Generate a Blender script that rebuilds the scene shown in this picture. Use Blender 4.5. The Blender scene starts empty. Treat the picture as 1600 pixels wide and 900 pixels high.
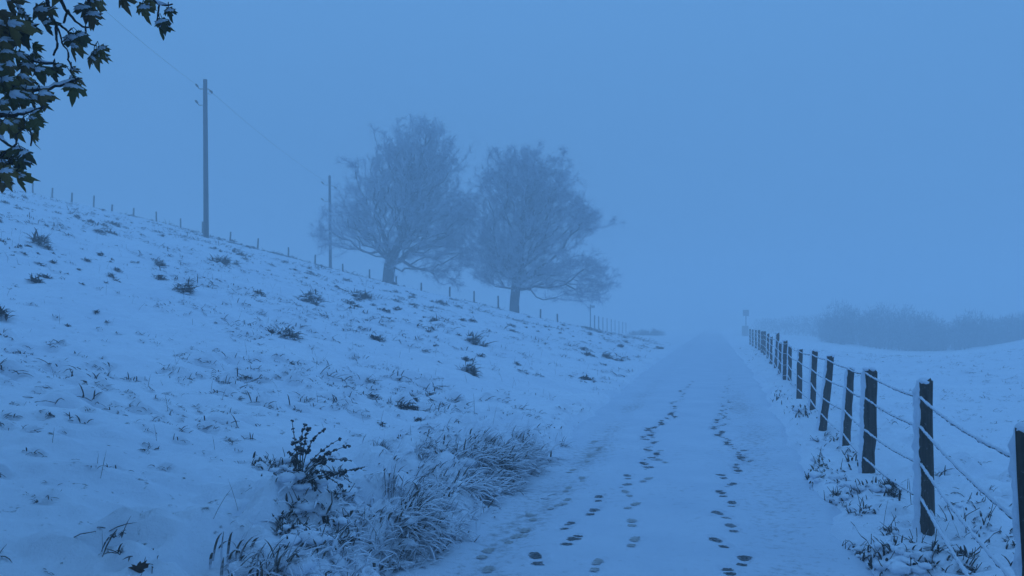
import bpy, math, random
import numpy as np
from mathutils import Vector, Matrix

R = np.random.default_rng(7)
random.seed(7)
sc = bpy.context.scene
C = sc.collection

# ------------------------------------------------------------------ camera, sky, sun, exposure
W0, H0, F = 1600.0, 900.0, 1230.0            # photograph size and focal length in its pixels
PITCH = math.radians(2.65)
EYE = np.array([0.0, 0.0, 1.60])

cam_d = bpy.data.cameras.new('camera')
cam_d.sensor_width = 36.0
cam_d.lens = 36.0 * F / W0
cam_d.clip_start = 0.05
cam_d.clip_end = 3000.0
cam = bpy.data.objects.new('camera', cam_d)
C.objects.link(cam)
cam.location = EYE
cam.rotation_euler = (math.radians(90) + PITCH, 0, 0)
sc.camera = cam

SUN_EL, SUN_AZ = math.radians(35), math.radians(215)
world = bpy.data.worlds.new('World')
sc.world = world
world.use_nodes = True
wn, wl = world.node_tree.nodes, world.node_tree.links
wn.clear()
w_out = wn.new('ShaderNodeOutputWorld')
w_add = wn.new('ShaderNodeAddShader')
w_sky = wn.new('ShaderNodeTexSky')
w_sky.sky_type = 'NISHITA'
w_sky.sun_disc = False
w_sky.sun_elevation = SUN_EL
w_sky.sun_rotation = SUN_AZ
w_b1 = wn.new('ShaderNodeBackground')
w_b1.inputs['Strength'].default_value = 0.003
w_b2 = wn.new('ShaderNodeBackground')        # the even blue of an overcast dusk
w_b2.inputs['Color'].default_value = (0.103, 0.289, 0.612, 1)
w_tc = wn.new('ShaderNodeTexCoord')
w_sep = wn.new('ShaderNodeSeparateXYZ')
w_map = wn.new('ShaderNodeMapRange')
w_map.inputs['From Min'].default_value, w_map.inputs['From Max'].default_value = 0.0, 1.0
w_map.inputs['To Min'].default_value, w_map.inputs['To Max'].default_value = 0.80, 1.48
wl.new(w_tc.outputs['Generated'], w_sep.inputs[0])
wl.new(w_sep.outputs['Z'], w_map.inputs['Value'])
wl.new(w_map.outputs[0], w_b2.inputs['Strength'])
wl.new(w_sky.outputs[0], w_b1.inputs['Color'])
wl.new(w_b1.outputs[0], w_add.inputs[0])
wl.new(w_b2.outputs[0], w_add.inputs[1])
wl.new(w_add.outputs[0], w_out.inputs['Surface'])

sun_d = bpy.data.lights.new('sun', 'SUN')
sun_d.energy = 0.10
sun_d.angle = math.radians(60)
sun_d.color = (0.25, 0.55, 1.0)
sun = bpy.data.objects.new('sun', sun_d)
C.objects.link(sun)
sun.location = (0, 0, 60)
sun.rotation_euler = (math.radians(90) - SUN_EL, 0, math.radians(180) - SUN_AZ)

sc.view_settings.view_transform = 'Standard'
sc.view_settings.look = 'None'
sc.view_settings.exposure = 0.0
sc.view_settings.gamma = 1.0
sc.view_settings.use_curve_mapping = False
sc.render.engine = 'CYCLES'
cy = sc.cycles
cy.use_denoising = True
try:
    cy.denoiser = 'OPENIMAGEDENOISE'
    cy.denoising_input_passes = 'RGB_ALBEDO_NORMAL'
except Exception:
    pass
cy.max_bounces = 8
cy.diffuse_bounces = 3
cy.glossy_bounces = 2
cy.transmission_bounces = 2
cy.transparent_max_bounces = 4
cy.volume_bounces = 4
cy.use_adaptive_sampling = True
cy.adaptive_threshold = 0.02
cy.caustics_reflective = False
cy.caustics_refractive = False
HAZE_DENSITY = 0.0112

# ------------------------------------------------------------------ noise
_perm = np.random.default_rng(3).permutation(256)
_perm = np.concatenate([_perm, _perm, _perm])
_ang = np.random.default_rng(4).random(256) * 2 * np.pi
_gx, _gy = np.cos(_ang), np.sin(_ang)

def perlin(x, y, seed=0):
    x = np.asarray(x, float) + seed * 17.31
    y = np.asarray(y, float) + seed * 9.77
    xi, yi = np.floor(x).astype(int), np.floor(y).astype(int)
    xf, yf = x - xi, y - yi
    u = xf * xf * xf * (xf * (xf * 6 - 15) + 10)
    v = yf * yf * yf * (yf * (yf * 6 - 15) + 10)
    def g(ix, iy, dx, dy):
        h = _perm[(_perm[ix & 255] + iy) & 255]
        return _gx[h] * dx + _gy[h] * dy
    a = g(xi, yi, xf, yf); b = g(xi + 1, yi, xf - 1, yf)
    c = g(xi, yi + 1, xf, yf - 1); d = g(xi + 1, yi + 1, xf - 1, yf - 1)
    return (a + u * (b - a)) * (1 - v) + (c + u * (d - c)) * v

def fbm(x, y, o=4, seed=0):
    s, a = 0.0, 1.0
    for k in range(o):
        s = s + a * perlin(x * 2 ** k, y * 2 ** k, seed + k)
        a *= 0.5
    return s

def smooth(a, b, x):
    t = np.clip((np.asarray(x, float) - a) / (b - a), 0, 1)
    return t * t * (3 - 2 * t)

# ------------------------------------------------------------------ terrain
RD = np.array([0.2476, 0.9689])              # direction of the track
RN = np.array([0.9689, -0.2476])             # to its right
R0 = np.array([0.86, 5.57])                  # a point on its centre line

def road_st(x, y):
    dx, dy = np.asarray(x, float) - R0[0], np.asarray(y, float) - R0[1]
    return dx * RD[0] + dy * RD[1], dx * RN[0] + dy * RN[1]

def road_xy(s, t):
    return R0[0] + s * RD[0] + t * RN[0], R0[1] + s * RD[1] + t * RN[1]

def half_width(s):
    return 1.36 + 0.30 * smooth(0, 25, s)

def softplus(v, k):
    return np.logaddexp(0, v / k) * k

def ground_base(x, y):
    """large shapes of the land, track level 0"""
    x = np.asarray(x, float); y = np.asarray(y, float)
    ye = 60 - softplus(60 - y, 3.0)                                 # land stops climbing at the crest
    ye = np.minimum(ye, 60) + 0.0
    xe = -0.5 + (ye - 5.57) * 0.2555 - 1.0
    z = 0.238 * softplus(xe - x, 0.55)
    z = z - 0.62 * np.exp(-((x + 5) / 9.0) ** 2) * smooth(45, 60, y)
    z = 14.0 - softplus(14.0 - z, 0.8)                              # top of the hill
    z = z - 0.05 * softplus(y - 63, 1.5) * smooth(14, 2, x) * smooth(260, 120, y)
    s, t = road_st(x, y)
    r = t - half_width(s)
    q = x / np.maximum(y, 1.0)
    z = z + 0.9 * smooth(0.60, 0.72, q) * smooth(20, 70, y) * smooth(300, 150, y)
    z = z - 1.9 * np.exp(-((q - 0.52) / 0.13) ** 2) * smooth(25, 100, y) * smooth(320, 160, y)   # and falls away before the thicket
    z = z + 0.35 * fbm(x / 19.0, y / 19.0, 2, 40) * smooth(2.0, 14.0, np.abs(t))
    return np.maximum(z, -2.2)

FENCE_T = 2.75                                                      # fence bank, right of the centre line

def tuss(x, y):
    """where the grass verge left of the track stands"""
    s, t = road_st(x, y)
    w = np.exp(-((t + 2.25) / 0.75) ** 2) * smooth(-3.2, -1.0, s) * smooth(6.5, 3.6, s)
    return w

def ground_full(x, y):
    x = np.asarray(x, float); y = np.asarray(y, float)
    z = ground_base(x, y)
    s, t = road_st(x, y)
    hw = half_width(s)
    wob = 0.22 * fbm(s * 0.9, t * 0.9, 4, 5)
    off = np.abs(t) - hw + wob
    verge = smooth(-0.02, 0.32, off)
    left = smooth(0, -1.5, t + hw)
    # hummocky snow over grass: long down-slope folds and small lumps
    n1 = fbm(x * 0.55, y * 0.9, 3, 11)
    n2 = fbm(x * 2.1 + 0.6 * n1, y * 3.0, 3, 12)
    n3 = perlin(x * 7.0, y * 9.0, 13)
    lump = 0.100 * n1 + 0.070 * n2 + 0.020 * n3
    near = smooth(70, 20, y)
    z = z + verge * near * lump
    z = z + verge * 0.075
    z = z + 0.20 * tuss(x, y) * (1 + 1.2 * n2 + 0.35 * n3)
    bank = np.exp(-((t - FENCE_T - 0.1) / 0.55) ** 2)
    z = z + bank * (0.05 + 0.16 * np.abs(n2) + 0.045 * n3) * near
    z = z - (1 - verge) * 0.10                                       # the bed under the track sheet
    return z

PRINTS = []      # footprints: s, t, angle, depth, size

def track_z(s, t):
    s = np.asarray(s, float); t = np.asarray(t, float)
    x, y = road_xy(s, t)
    z = ground_base(x, y) * 0.0 + 0.010 + 0.012 * fbm(s * 0.8, t * 1.6, 3, 21) + 0.004 * fbm(s * 5, t * 6, 2, 22)
    for tc, w, d in ((-0.98, 0.24, 0.030), (1.05, 0.28, 0.028)):
        z = z - d * np.exp(-((t - tc + 0.10 * np.sin(s * 0.21)) / w) ** 2)
    z = z - 0.10 * smooth(0.04, 0.36, np.abs(t) - half_width(s) + 0.10 * fbm(s * 1.3, t * 0.6, 2, 25))
    return z

# ------------------------------------------------------------------ pixel <-> place helpers
CP, SP = math.cos(PITCH), math.sin(PITCH)

def ray(px, py):
    u, v = (px - 800) / F, (450 - py) / F
    return np.array([u, CP - v * SP, SP + v * CP])

def at(px, py, depth):
    d = ray(px, py)
    return EYE + d * (depth / d[1])

def hit(px, py, fn=ground_full, far=90.0):
    d = ray(px, py)
    lo_, hi_ = 2.0, far
    for n in (160, 60, 40):                                          # march, then refine
        ys = np.geomspace(lo_, hi_, n)
        P = EYE[None] + d[None] * (ys / d[1])[:, None]
        below = P[:, 2] < fn(P[:, 0], P[:, 1])
        k = int(np.argmax(below)) if below.any() else n - 1
        lo_, hi_ = ys[max(k - 1, 0)], ys[k] + 1e-9
    p = P[k].copy()
    p[2] = float(fn(p[0], p[1]))
    return p

def hits(px, py, fn=ground_full, far=90.0):
    px, py = np.asarray(px, float), np.asarray(py, float)
    u, v = (px - 800) / F, (450 - py) / F
    D = np.stack([u, CP - v * SP, SP + v * CP], -1); D = D / D[:, 1:2]
    N = len(px)
    lo_, hi_ = np.full(N, 2.0), np.full(N, far)
    ar = np.arange(N)
    for n in (140, 30):
        ys = lo_[:, None] * (hi_ / lo_)[:, None] ** np.linspace(0, 1, n)[None]
        X, Y, Z = D[:, :1] * ys, ys, EYE[2] + D[:, 2:3] * ys
        below = Z < fn(X, Y)
        k = np.where(below.any(1), below.argmax(1), n - 1)
        lo_, hi_ = ys[ar, np.maximum(k - 1, 0)], ys[ar, k] + 1e-6
    P = np.stack([D[:, 0] * hi_, hi_, np.zeros(N)], -1)
    P[:, 2] = fn(P[:, 0], P[:, 1])
    return P

def skyline(px, lo=30.0, hi=75.0):
    """picture row of the crest above this column"""
    ys = np.linspace(lo, hi, 300)
    x = (px - 800) / F * ys * 1.0
    z = ground_full(x, ys) - EYE[2]
    e = np.max(np.arctan2(z, ys)) - PITCH
    return 450 - F * math.tan(e)

def gz(x, y):
    return float(ground_full(x, y))

# ------------------------------------------------------------------ mesh building
class MB:
    """collects vertices and faces, then links them as ONE mesh object"""
    def __init__(self):
        self.v, self.f, self.m, self.n = [], [], [], 0

    def add(self, v, f, mat=0):
        v = np.asarray(v, float).reshape(-1, 3)
        f = np.asarray(f, int)
        self.v.append(v)
        self.f.append((f + self.n, mat))
        self.n += len(v)
        return self

    def tube(self, pts, rad, sides=6, mat=0, cap=True, lump=0.0, flat=None):
        pts = np.asarray(pts, float); n = len(pts)
        rad = np.broadcast_to(np.asarray(rad, float), (n,))
        tan = np.gradient(pts, axis=0)
        tan /= np.linalg.norm(tan, axis=1)[:, None] + 1e-9
        ref = np.array([0, 0, 1.0]) if abs(tan[0, 2]) < 0.9 else np.array([1.0, 0, 0])
        rings = []
        for k in range(n):
            a = np.cross(ref, tan[k]); a /= np.linalg.norm(a) + 1e-9
            b = np.cross(tan[k], a)
            th = np.arange(sides) * 2 * np.pi / sides
            rr = rad[k] * (1 + lump * (R.random(sides) - 0.5) * 2)
            bb = np.sin(th) * rr * (flat if flat else 1.0)
            rings.append(pts[k] + np.outer(np.cos(th) * rr, a) + np.outer(bb, b))
        v = np.concatenate(rings)
        i = np.arange(n - 1)[:, None] * sides
        j = np.arange(sides)[None]; j2 = (j + 1) % sides
        q = np.stack([i + j, i + j2, i + sides + j2, i + sides + j], -1).reshape(-1, 4)
        self.add(v, q, mat)
        if cap:
            self.cap(v[:sides][::-1], mat); self.cap(v[-sides:], mat)
        return self

    def cap(self, ring, mat):
        ring = np.asarray(ring); k = len(ring)
        c = ring.mean(0)
        v = np.vstack([ring, c])
        f = np.stack([np.arange(k), (np.arange(k) + 1) % k, np.full(k, k)], -1)
        self.add(v, f, mat)

    def blob(self, c, r, sub=1, lump=0.2, mat=0):
        v, f = ICO[sub]
        o_ = R.random() * 90
        vv = v * (1 + lump * 2.6 * perlin(v[:, 0] * 1.4 + o_, v[:, 1] * 1.4 + v[:, 2] * 1.1 + o_) + 0.25 * lump * (R.random(len(v)) - 0.5))[:, None]
        self.add(vv * np.asarray(r) + np.asarray(c), f, mat)
        return self

    def build(self, name, mats, parent=None, smooth_shade=False):
        me = bpy.data.meshes.new(name)
        v = np.concatenate(self.v) if self.v else np.zeros((0, 3))
        loops, starts, totals, mi = [], [], [], []
        pos = 0
        for f, m in self.f:
            k = f.shape[1]
            loops.append(f.reshape(-1))
            starts.append(pos + np.arange(len(f)) * k)
            totals.append(np.full(len(f), k))
            mi.append(np.full(len(f), m))
            pos += f.size
        loops = np.concatenate(loops); starts = np.concatenate(starts)
        totals = np.concatenate(totals); mi = np.concatenate(mi)
        me.vertices.add(len(v)); me.loops.add(len(loops)); me.polygons.add(len(starts))
        me.vertices.foreach_set('co', v.astype(np.float32).ravel())
        me.loops.foreach_set('vertex_index', loops.astype(np.int32))
        me.polygons.foreach_set('loop_start', starts.astype(np.int32))
        me.polygons.foreach_set('loop_total', totals.astype(np.int32))
        me.polygons.foreach_set('material_index', mi.astype(np.int32))
        if smooth_shade:
            me.polygons.foreach_set('use_smooth', np.ones(len(starts), bool))
        if not isinstance(mats, (list, tuple)):
            mats = [mats]
        for m in mats:
            me.materials.append(m)
        me.update(calc_edges=True)
        o = bpy.data.objects.new(name, me)
        C.objects.link(o)
        if parent is not None:
            o.parent = parent
        return o

def _ico(sub):
    import bmesh
    bm = bmesh.new()
    bmesh.ops.create_icosphere(bm, subdivisions=sub, radius=1.0)
    bm.verts.ensure_lookup_table()
    v = np.array([q.co[:] for q in bm.verts])
    f = np.array([[w.index for w in p.verts] for p in bm.faces])
    bm.free()
    return v, f
ICO = {1: _ico(1), 2: _ico(2), 3: _ico(3)}

def tag(o, label=None, cat=None, group=None, kind=None):
    if label: o['label'] = label
    if cat: o['category'] = cat
    if group: o['group'] = group
    if kind: o['kind'] = kind
    return o

def empty(name, loc, label=None, cat=None, group=None, kind=None):
    o = bpy.data.objects.new(name, None)
    o.empty_display_size = 0.1
    C.objects.link(o)
    o.location = loc
    return tag(o, label, cat, group, kind)

def child(o, parent):
    """parent a world-space mesh without moving it"""
    o.parent = parent
    o.matrix_parent_inverse = Matrix.Translation(-Vector(parent.location))
    return o

# blades: N arched strips with a roof-shaped section, all at once
def blades(mb, base, az, tilt0, bend, length, width, K=4, mat=0, thick=0.5):
    base = np.asarray(base, float); N = len(base)
    t = (np.arange(K) + 0.5) / K
    th = tilt0[:, None] + bend[:, None] * t[None]                    # angle from the vertical
    seg = (length / K)[:, None]
    hx = np.cumsum(np.sin(th) * seg, 1); hz = np.cumsum(np.cos(th) * seg, 1)
    hx = np.hstack([np.zeros((N, 1)), hx]); hz = np.hstack([np.zeros((N, 1)), hz])
    ca, sa = np.cos(az)[:, None], np.sin(az)[:, None]
    P = np.stack([base[:, :1] + hx * ca, base[:, 1:2] + hx * sa, base[:, 2:3] + hz], -1)
    wv = np.stack([-sa, ca, 0 * ca], -1)                            # sideways
    th2 = np.hstack([th[:, :1], th])
    up = np.stack([-np.cos(th2) * ca, -np.cos(th2) * sa, np.sin(th2)], -1)
    tt = np.arange(K + 1) / K
    w = width[:, None] * (0.55 + 0.9 * tt - 1.25 * tt ** 2.5)[None]
    w = w[..., None]
    A, B, D = P - wv * w * 0.5, P + wv * w * 0.5, P + up * w * thick
    v = np.stack([A, B, D], 2).reshape(-1, 3)
    b0 = (np.arange(N) * (K + 1) * 3)[:, None] + (np.arange(K) * 3)[None]
    b0 = b0.reshape(-1)
    q = []
    for a, b in ((0, 1), (1, 2), (2, 0)):
        q.append(np.stack([b0 + a, b0 + 3 + a, b0 + 3 + b, b0 + b], -1))
    mb.add(v, np.concatenate(q), mat)

def spikes(mb, p, d, r, mat=0):
    """thin three-sided needles from p along d (with length), radius r at the root"""
    p = np.asarray(p, float); d = np.asarray(d, float); N = len(p)
    L = np.linalg.norm(d, axis=1, keepdims=True) + 1e-9
    n = d / L
    ref = np.where(np.abs(n[:, 2:3]) < 0.9, np.array([[0, 0, 1.0]]), np.array([[1.0, 0, 0]]))
    a = np.cross(ref, n); a /= np.linalg.norm(a, axis=1, keepdims=True) + 1e-9
    b = np.cross(n, a)
    r = np.broadcast_to(np.asarray(r, float).reshape(-1, 1), (N, 1))
    vs = [p + r * (math.cos(q) * a + math.sin(q) * b) for q in (0, 2.094, 4.189)] + [p + d]
    v = np.stack(vs, 1).reshape(-1, 3)
    i = np.arange(N) * 4
    f = np.concatenate([np.stack([i, i + 1, i + 3], -1), np.stack([i + 1, i + 2, i + 3], -1), np.stack([i + 2, i, i + 3], -1)])
    mb.add(v, f, mat)

# ------------------------------------------------------------------ materials
def mat_new(name):
    m = bpy.data.materials.new(name)
    m.use_nodes = True
    nt = m.node_tree
    b = nt.nodes['Principled BSDF']
    b.inputs['Roughness'].default_value = 0.75
    b.inputs['Specular IOR Level'].default_value = 0.25
    return m, nt, b

def nnode(nt, t, **kw):
    n = nt.nodes.new(t)
    for k, v in kw.items():
        setattr(n, k, v)
    return n

def noise(nt, scale, detail=4, rough=0.55, vec=None):
    n = nnode(nt, 'ShaderNodeTexNoise')
    n.inputs['Scale'].default_value = scale
    n.inputs['Detail'].default_value = detail
    n.inputs['Roughness'].default_value = rough
    if vec is None:
        tc = nnode(nt, 'ShaderNodeTexCoord')
        vec = tc.outputs['Object']
    nt.links.new(vec, n.inputs['Vector'])
    return n.outputs['Fac']

def ramp(nt, fac, stops):
    n = nnode(nt, 'ShaderNodeValToRGB')
    e = n.color_ramp.elements
    while len(e) > 1: e.remove(e[0])
    e[0].position, e[0].color = stops[0][0], tuple(stops[0][1]) + (1,)
    for p, c in stops[1:]:
        q = e.new(p); q.color = tuple(c) + (1,)
    nt.links.new(fac, n.inputs['Fac'])
    return n.outputs['Color']

def mrange(nt, val, a, b, c=0.0, d=1.0):
    n = nnode(nt, 'ShaderNodeMapRange')
    n.interpolation_type = 'SMOOTHSTEP'
    nt.links.new(val, n.inputs['Value'])
    for k, x in zip(('From Min', 'From Max', 'To Min', 'To Max'), (a, b, c, d)):
        n.inputs[k].default_value = x
    return n.outputs['Result']

def math_n(nt, op, a, b):
    n = nnode(nt, 'ShaderNodeMath', operation=op)
    for k, v in enumerate((a, b)):
        if isinstance(v, (int, float)): n.inputs[k].default_value = v
        else: nt.links.new(v, n.inputs[k])
    return n.outputs[0]

def mixc(nt, fac, a, b):
    n = nnode(nt, 'ShaderNodeMix', data_type='RGBA')
    if isinstance(fac, (int, float)): n.inputs['Factor'].default_value = fac
    else: nt.links.new(fac, n.inputs['Factor'])
    for s, v in (('A', a), ('B', b)):
        sock = [i for i in n.inputs if i.name == s and i.type == 'RGBA'][0]
        if isinstance(v, (tuple, list)): sock.default_value = tuple(v) + (1,)
        else: nt.links.new(v, sock)
    return [o for o in n.outputs if o.type == 'RGBA'][0]

def bump(nt, b, hgt, strength=0.4, dist=0.02):
    n = nnode(nt, 'ShaderNodeBump')
    n.inputs['Strength'].default_value = strength
    n.inputs['Distance'].default_value = dist
    nt.links.new(hgt, n.inputs['Height'])
    nt.links.new(n.outputs['Normal'], b.inputs['Normal'])

def normal_z(nt):
    g = nnode(nt, 'ShaderNodeNewGeometry')
    s = nnode(nt, 'ShaderNodeSeparateXYZ')
    nt.links.new(g.outputs['True Normal'], s.inputs[0])
    return s.outputs['Z']

SNOW = (0.76, 0.81, 0.90)

def m_snow(name='snow', fine=True):
    m, nt, b = mat_new(name)
    c = ramp(nt, noise(nt, 0.9, 5), [(0.25, (0.71, 0.77, 0.87)), (0.7, (0.80, 0.85, 0.93))])
    nt.links.new(c, b.inputs['Base Color'])
    h = math_n(nt, 'ADD', noise(nt, 26, 5, 0.6), math_n(nt, 'MULTIPLY', noise(nt, 150, 3, 0.6), 0.35))
    bump(nt, b, h, 0.55, 0.018)
    b.inputs['Roughness'].default_value = 0.65
    return m

def m_ground():
    """snow over rough pasture: thin spots let dark turf through"""
    m, nt, b = mat_new('snow_over_pasture')
    tc = nnode(nt, 'ShaderNodeTexCoord')
    mp = nnode(nt, 'ShaderNodeMapping')
    mp.inputs['Scale'].default_value = (1.0, 1.0, 1.0)
    mp.inputs['Rotation'].default_value = (0, 0, math.radians(-14))
    nt.links.new(tc.outputs['Object'], mp.inputs['Vector'])
    vec = mp.outputs['Vector']
    c = ramp(nt, noise(nt, 0.7, 5, 0.55, vec), [(0.25, (0.71, 0.77, 0.87)), (0.7, (0.80, 0.85, 0.93))])
    fleck = math_n(nt, 'MULTIPLY', mrange(nt, noise(nt, 5.5, 3, 0.6, vec), 0.60, 0.70), mrange(nt, noise(nt, 21, 3, 0.6, vec), 0.50, 0.66))
    at_ = nnode(nt, 'ShaderNodeAttribute', attribute_name='bare')
    fleck = math_n(nt, 'MULTIPLY', fleck, at_.outputs['Fac'])
    c = mixc(nt, fleck, c, (0.075, 0.07, 0.055))
    nt.links.new(c, b.inputs['Base Color'])
    h = math_n(nt, 'ADD', noise(nt, 17, 5, 0.6, vec), math_n(nt, 'MULTIPLY', noise(nt, 120, 3, 0.6, vec), 0.3))
    h = math_n(nt, 'SUBTRACT', h, math_n(nt, 'MULTIPLY', fleck, 0.5))
    bump(nt, b, h, 0.6, 0.03)
    return m

def m_track():
    m, nt, b = mat_new('trodden_snow')
    tc = nnode(nt, 'ShaderNodeTexCoord')
    mp = nnode(nt, 'ShaderNodeMapping')
    mp.inputs['Rotation'].default_value = (0, 0, math.radians(-14.3))
    mp.inputs['Scale'].default_value = (1.0, 1.0, 1.0)
    nt.links.new(tc.outputs['Object'], mp.inputs['Vector'])
    vec = mp.outputs['Vector']
    c = ramp(nt, noise(nt, 1.3, 5, 0.55, vec), [(0.25, (0.56, 0.63, 0.74)), (0.7, (0.66, 0.72, 0.82))])
    at_ = nnode(nt, 'ShaderNodeAttribute', attribute_name='wear')
    grit = mrange(nt, math_n(nt, 'ADD', noise(nt, 14, 6, 0.7, vec), math_n(nt, 'MULTIPLY', at_.outputs['Fac'], 0.42)), 0.58, 0.92)
    c = mixc(nt, math_n(nt, 'MULTIPLY', grit, 0.75), c, (0.20, 0.205, 0.22))
    nt.links.new(c, b.inputs['Base Color'])
    h = math_n(nt, 'ADD', noise(nt, 22, 6, 0.65, vec), math_n(nt, 'MULTIPLY', noise(nt, 110, 3, 0.6, vec), 0.3))
    bump(nt, b, h, 0.5, 0.016)
    b.inputs['Roughness'].default_value = 0.6
    return m

def m_dusted(name, dark, dark2, lo, hi, amount=1.0, nscale=30, snow=SNOW, rough=0.8, nz_noise=0.5):
    """plant or wood colour with snow lying on the faces that look up"""
    m, nt, b = mat_new(name)
    base = ramp(nt, noise(nt, nscale, 4), [(0.3, dark), (0.7, dark2)])
    nz = math_n(nt, 'ADD', normal_z(nt), math_n(nt, 'MULTIPLY', math_n(nt, 'SUBTRACT', noise(nt, nscale * 0.7, 3), 0.5), nz_noise * 2))
    fac = math_n(nt, 'MULTIPLY', mrange(nt, nz, lo, hi), amount)
    nt.links.new(mixc(nt, fac, base, snow), b.inputs['Base Color'])
    b.inputs['Roughness'].default_value = rough
    return m

def m_wood(name, c1, c2, frost=0.25):
    m, nt, b = mat_new(name)
    tc = nnode(nt, 'ShaderNodeTexCoord')
    mp = nnode(nt, 'ShaderNodeMapping')
    mp.inputs['Scale'].default_value = (38, 38, 2.6)
    nt.links.new(tc.outputs['Object'], mp.inputs['Vector'])
    grain = noise(nt, 1.0, 6, 0.65, mp.outputs['Vector'])
    c = ramp(nt, grain, [(0.3, c1), (0.7, c2)])
    fr = math_n(nt, 'MULTIPLY', mrange(nt, noise(nt, 45, 5, 0.7), 0.58, 0.72), frost)
    c = mixc(nt, fr, c, (0.6, 0.63, 0.66))
    nt.links.new(c, b.inputs['Base Color'])
    bump(nt, b, grain, 0.7, 0.008)
    b.inputs['Roughness'].default_value = 0.85
    return m

def m_leaf(name, stops):
    m, nt, b = mat_new(name)
    oi = nnode(nt, 'ShaderNodeObjectInfo')
    f = math_n(nt, 'ADD', math_n(nt, 'MULTIPLY', oi.outputs['Random'], 0.6), math_n(nt, 'MULTIPLY', noise(nt, 14, 4), 0.45))
    c = ramp(nt, f, stops)
    nt.links.new(c, b.inputs['Base Color'])
    b.inputs['Roughness'].default_value = 0.6
    bump(nt, b, noise(nt, 60, 3), 0.3, 0.004)
    return m

M = {}
M['ground'] = m_ground()
M['track'] = m_track()
M['snow'] = m_snow()
M['grit'] = m_dusted('wet_gravel', (0.035, 0.033, 0.03), (0.10, 0.10, 0.10), 2, 3, 0)
M['post'] = m_wood('weathered_post_wood', (0.012, 0.010, 0.008), (0.085, 0.070, 0.056), 0.30)
M['pole'] = m_wood('grey_pole_wood', (0.020, 0.020, 0.022), (0.050, 0.050, 0.054), 0.1)
M['frost'] = m_snow('hoar_frost')
M['wire'] = m_dusted('frosted_wire', (0.05, 0.05, 0.05), (0.10, 0.10, 0.10), -0.55, -0.05, 0.9, 60)
M['grass'] = m_dusted('snowy_dry_grass', (0.06, 0.052, 0.04), (0.15, 0.13, 0.10), -0.65, -0.10, 0.98, 40, nz_noise=0.35)
M['tuft'] = m_dusted('dark_dead_grass', (0.016, 0.015, 0.017), (0.052, 0.048, 0.046), 0.62, 1.0, 0.75, 40)
M['stub'] = m_dusted('heath_shade_dark', (0.014, 0.013, 0.016), (0.040, 0.037, 0.042), 0.85, 1.15, 0.4, 40)  # dark, nearly snow-free stubble: carries the shade of hummock sides in its colour
M['stalk'] = m_dusted('dry_stalk', (0.03, 0.025, 0.02), (0.09, 0.075, 0.055), 0.45, 0.9, 0.8, 40)
M['bark'] = m_dusted('frosted_bark', (0.03, 0.03, 0.033), (0.08, 0.082, 0.09), 0.30, 0.9, 0.7, 3)
M['twig'] = m_dusted('rimed_twig', (0.32, 0.34, 0.41), (0.58, 0.61, 0.70), 0.1, 0.9, 0.6, 4)
M['thicket'] = m_dusted('rimed_brush', (0.07, 0.073, 0.085), (0.20, 0.21, 0.24), 0.2, 0.9, 0.45, 4)
M['mbark'] = m_dusted('dark_maple_bark', (0.012, 0.010, 0.009), (0.035, 0.03, 0.026), 0.75, 1.0, 0.3, 50)
M['leaf'] = m_leaf('autumn_maple_leaf', [(0.2, (0.032, 0.030, 0.012)), (0.42, (0.095, 0.088, 0.020)), (0.62, (0.19, 0.125, 0.030)), (0.9, (0.080, 0.040, 0.020))])
M['porcelain'] = m_dusted('brown_porcelain', (0.05, 0.03, 0.02), (0.07, 0.045, 0.03), 2, 3, 0, rough=0.3)
M['steel'] = m_dusted('galvanised_steel', (0.10, 0.105, 0.11), (0.16, 0.165, 0.17), 0.7, 1.0, 0.6)
M['plate'] = m_dusted('rimed_sign_plate', (0.22, 0.22, 0.22), (0.35, 0.35, 0.34), 2, 3, 0)
M['weed'] = m_dusted('withered_weed', (0.03, 0.035, 0.012), (0.12, 0.12, 0.03), 0.75, 1.0, 0.7, 40)

# ------------------------------------------------------------------ where dead grass and dark shade streaks break the snow
AZ_DOWN = math.atan2(RN[1], RN[0])                                   # down the slope, towards the track
rt = np.random.default_rng(88)
def tuft_sites():
    n = 60000
    y = 3.0 + 58 * rt.random(n) ** 0.62
    x = rt.uniform(-0.72, 0.30, n) * y - 0.3
    s_c, t_c = road_st(x, y)
    dens = np.clip(0.30 + 1.9 * fbm(x / 6.0, y / 5.0, 3, 91), 0.02, 1) ** 1.5
    dens *= 1.15 - 0.60 * smooth(16, 32, y)
    keep = (t_c < -half_width(s_c) - 0.35) & (rt.random(n) < dens * 0.30)
    hill = np.column_stack([x, y])[keep]
    sz = rt.gamma(2.0, 0.034, len(hill)) + 0.028
    sz = np.clip(sz, 0.03, 0.30) * (1 + 0.022 * np.clip(hill[:, 1] - 8, 0, 30))
    n = 900
    yn = rt.uniform(3.2, 13.0, n); xn = rt.uniform(-0.70, 0.1, n) * yn - 0.2
    s_c, t_c = road_st(xn, yn)
    kn = (t_c < -half_width(s_c) - 0.5) & (rt.random(n) < 0.35 + 0.9 * fbm(xn / 2.0, yn / 2.0, 2, 99))
    hill = np.vstack([hill, np.column_stack([xn, yn])[kn]]); sz = np.concatenate([sz, rt.uniform(0.045, 0.11, int(kn.sum()))])
    n = 16000
    y = 3.0 + 52 * rt.random(n) ** 0.8
    x = rt.uniform(0.2, 0.75, n) * y
    s_c, t_c = road_st(x, y)
    dens = np.clip(0.35 + 1.3 * fbm(x / 4.0, y / 4.0, 3, 95), 0.05, 1)
    keep = (t_c > half_width(s_c) + 0.4) & (rt.random(n) < dens * 0.20)
    field = np.column_stack([x, y])[keep]
    sf = np.clip(rt.gamma(2.0, 0.022, len(field)) + 0.025, 0.025, 0.13) * (1 + 0.015 * field[:, 1])
    return hill, sz, field, sf
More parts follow.
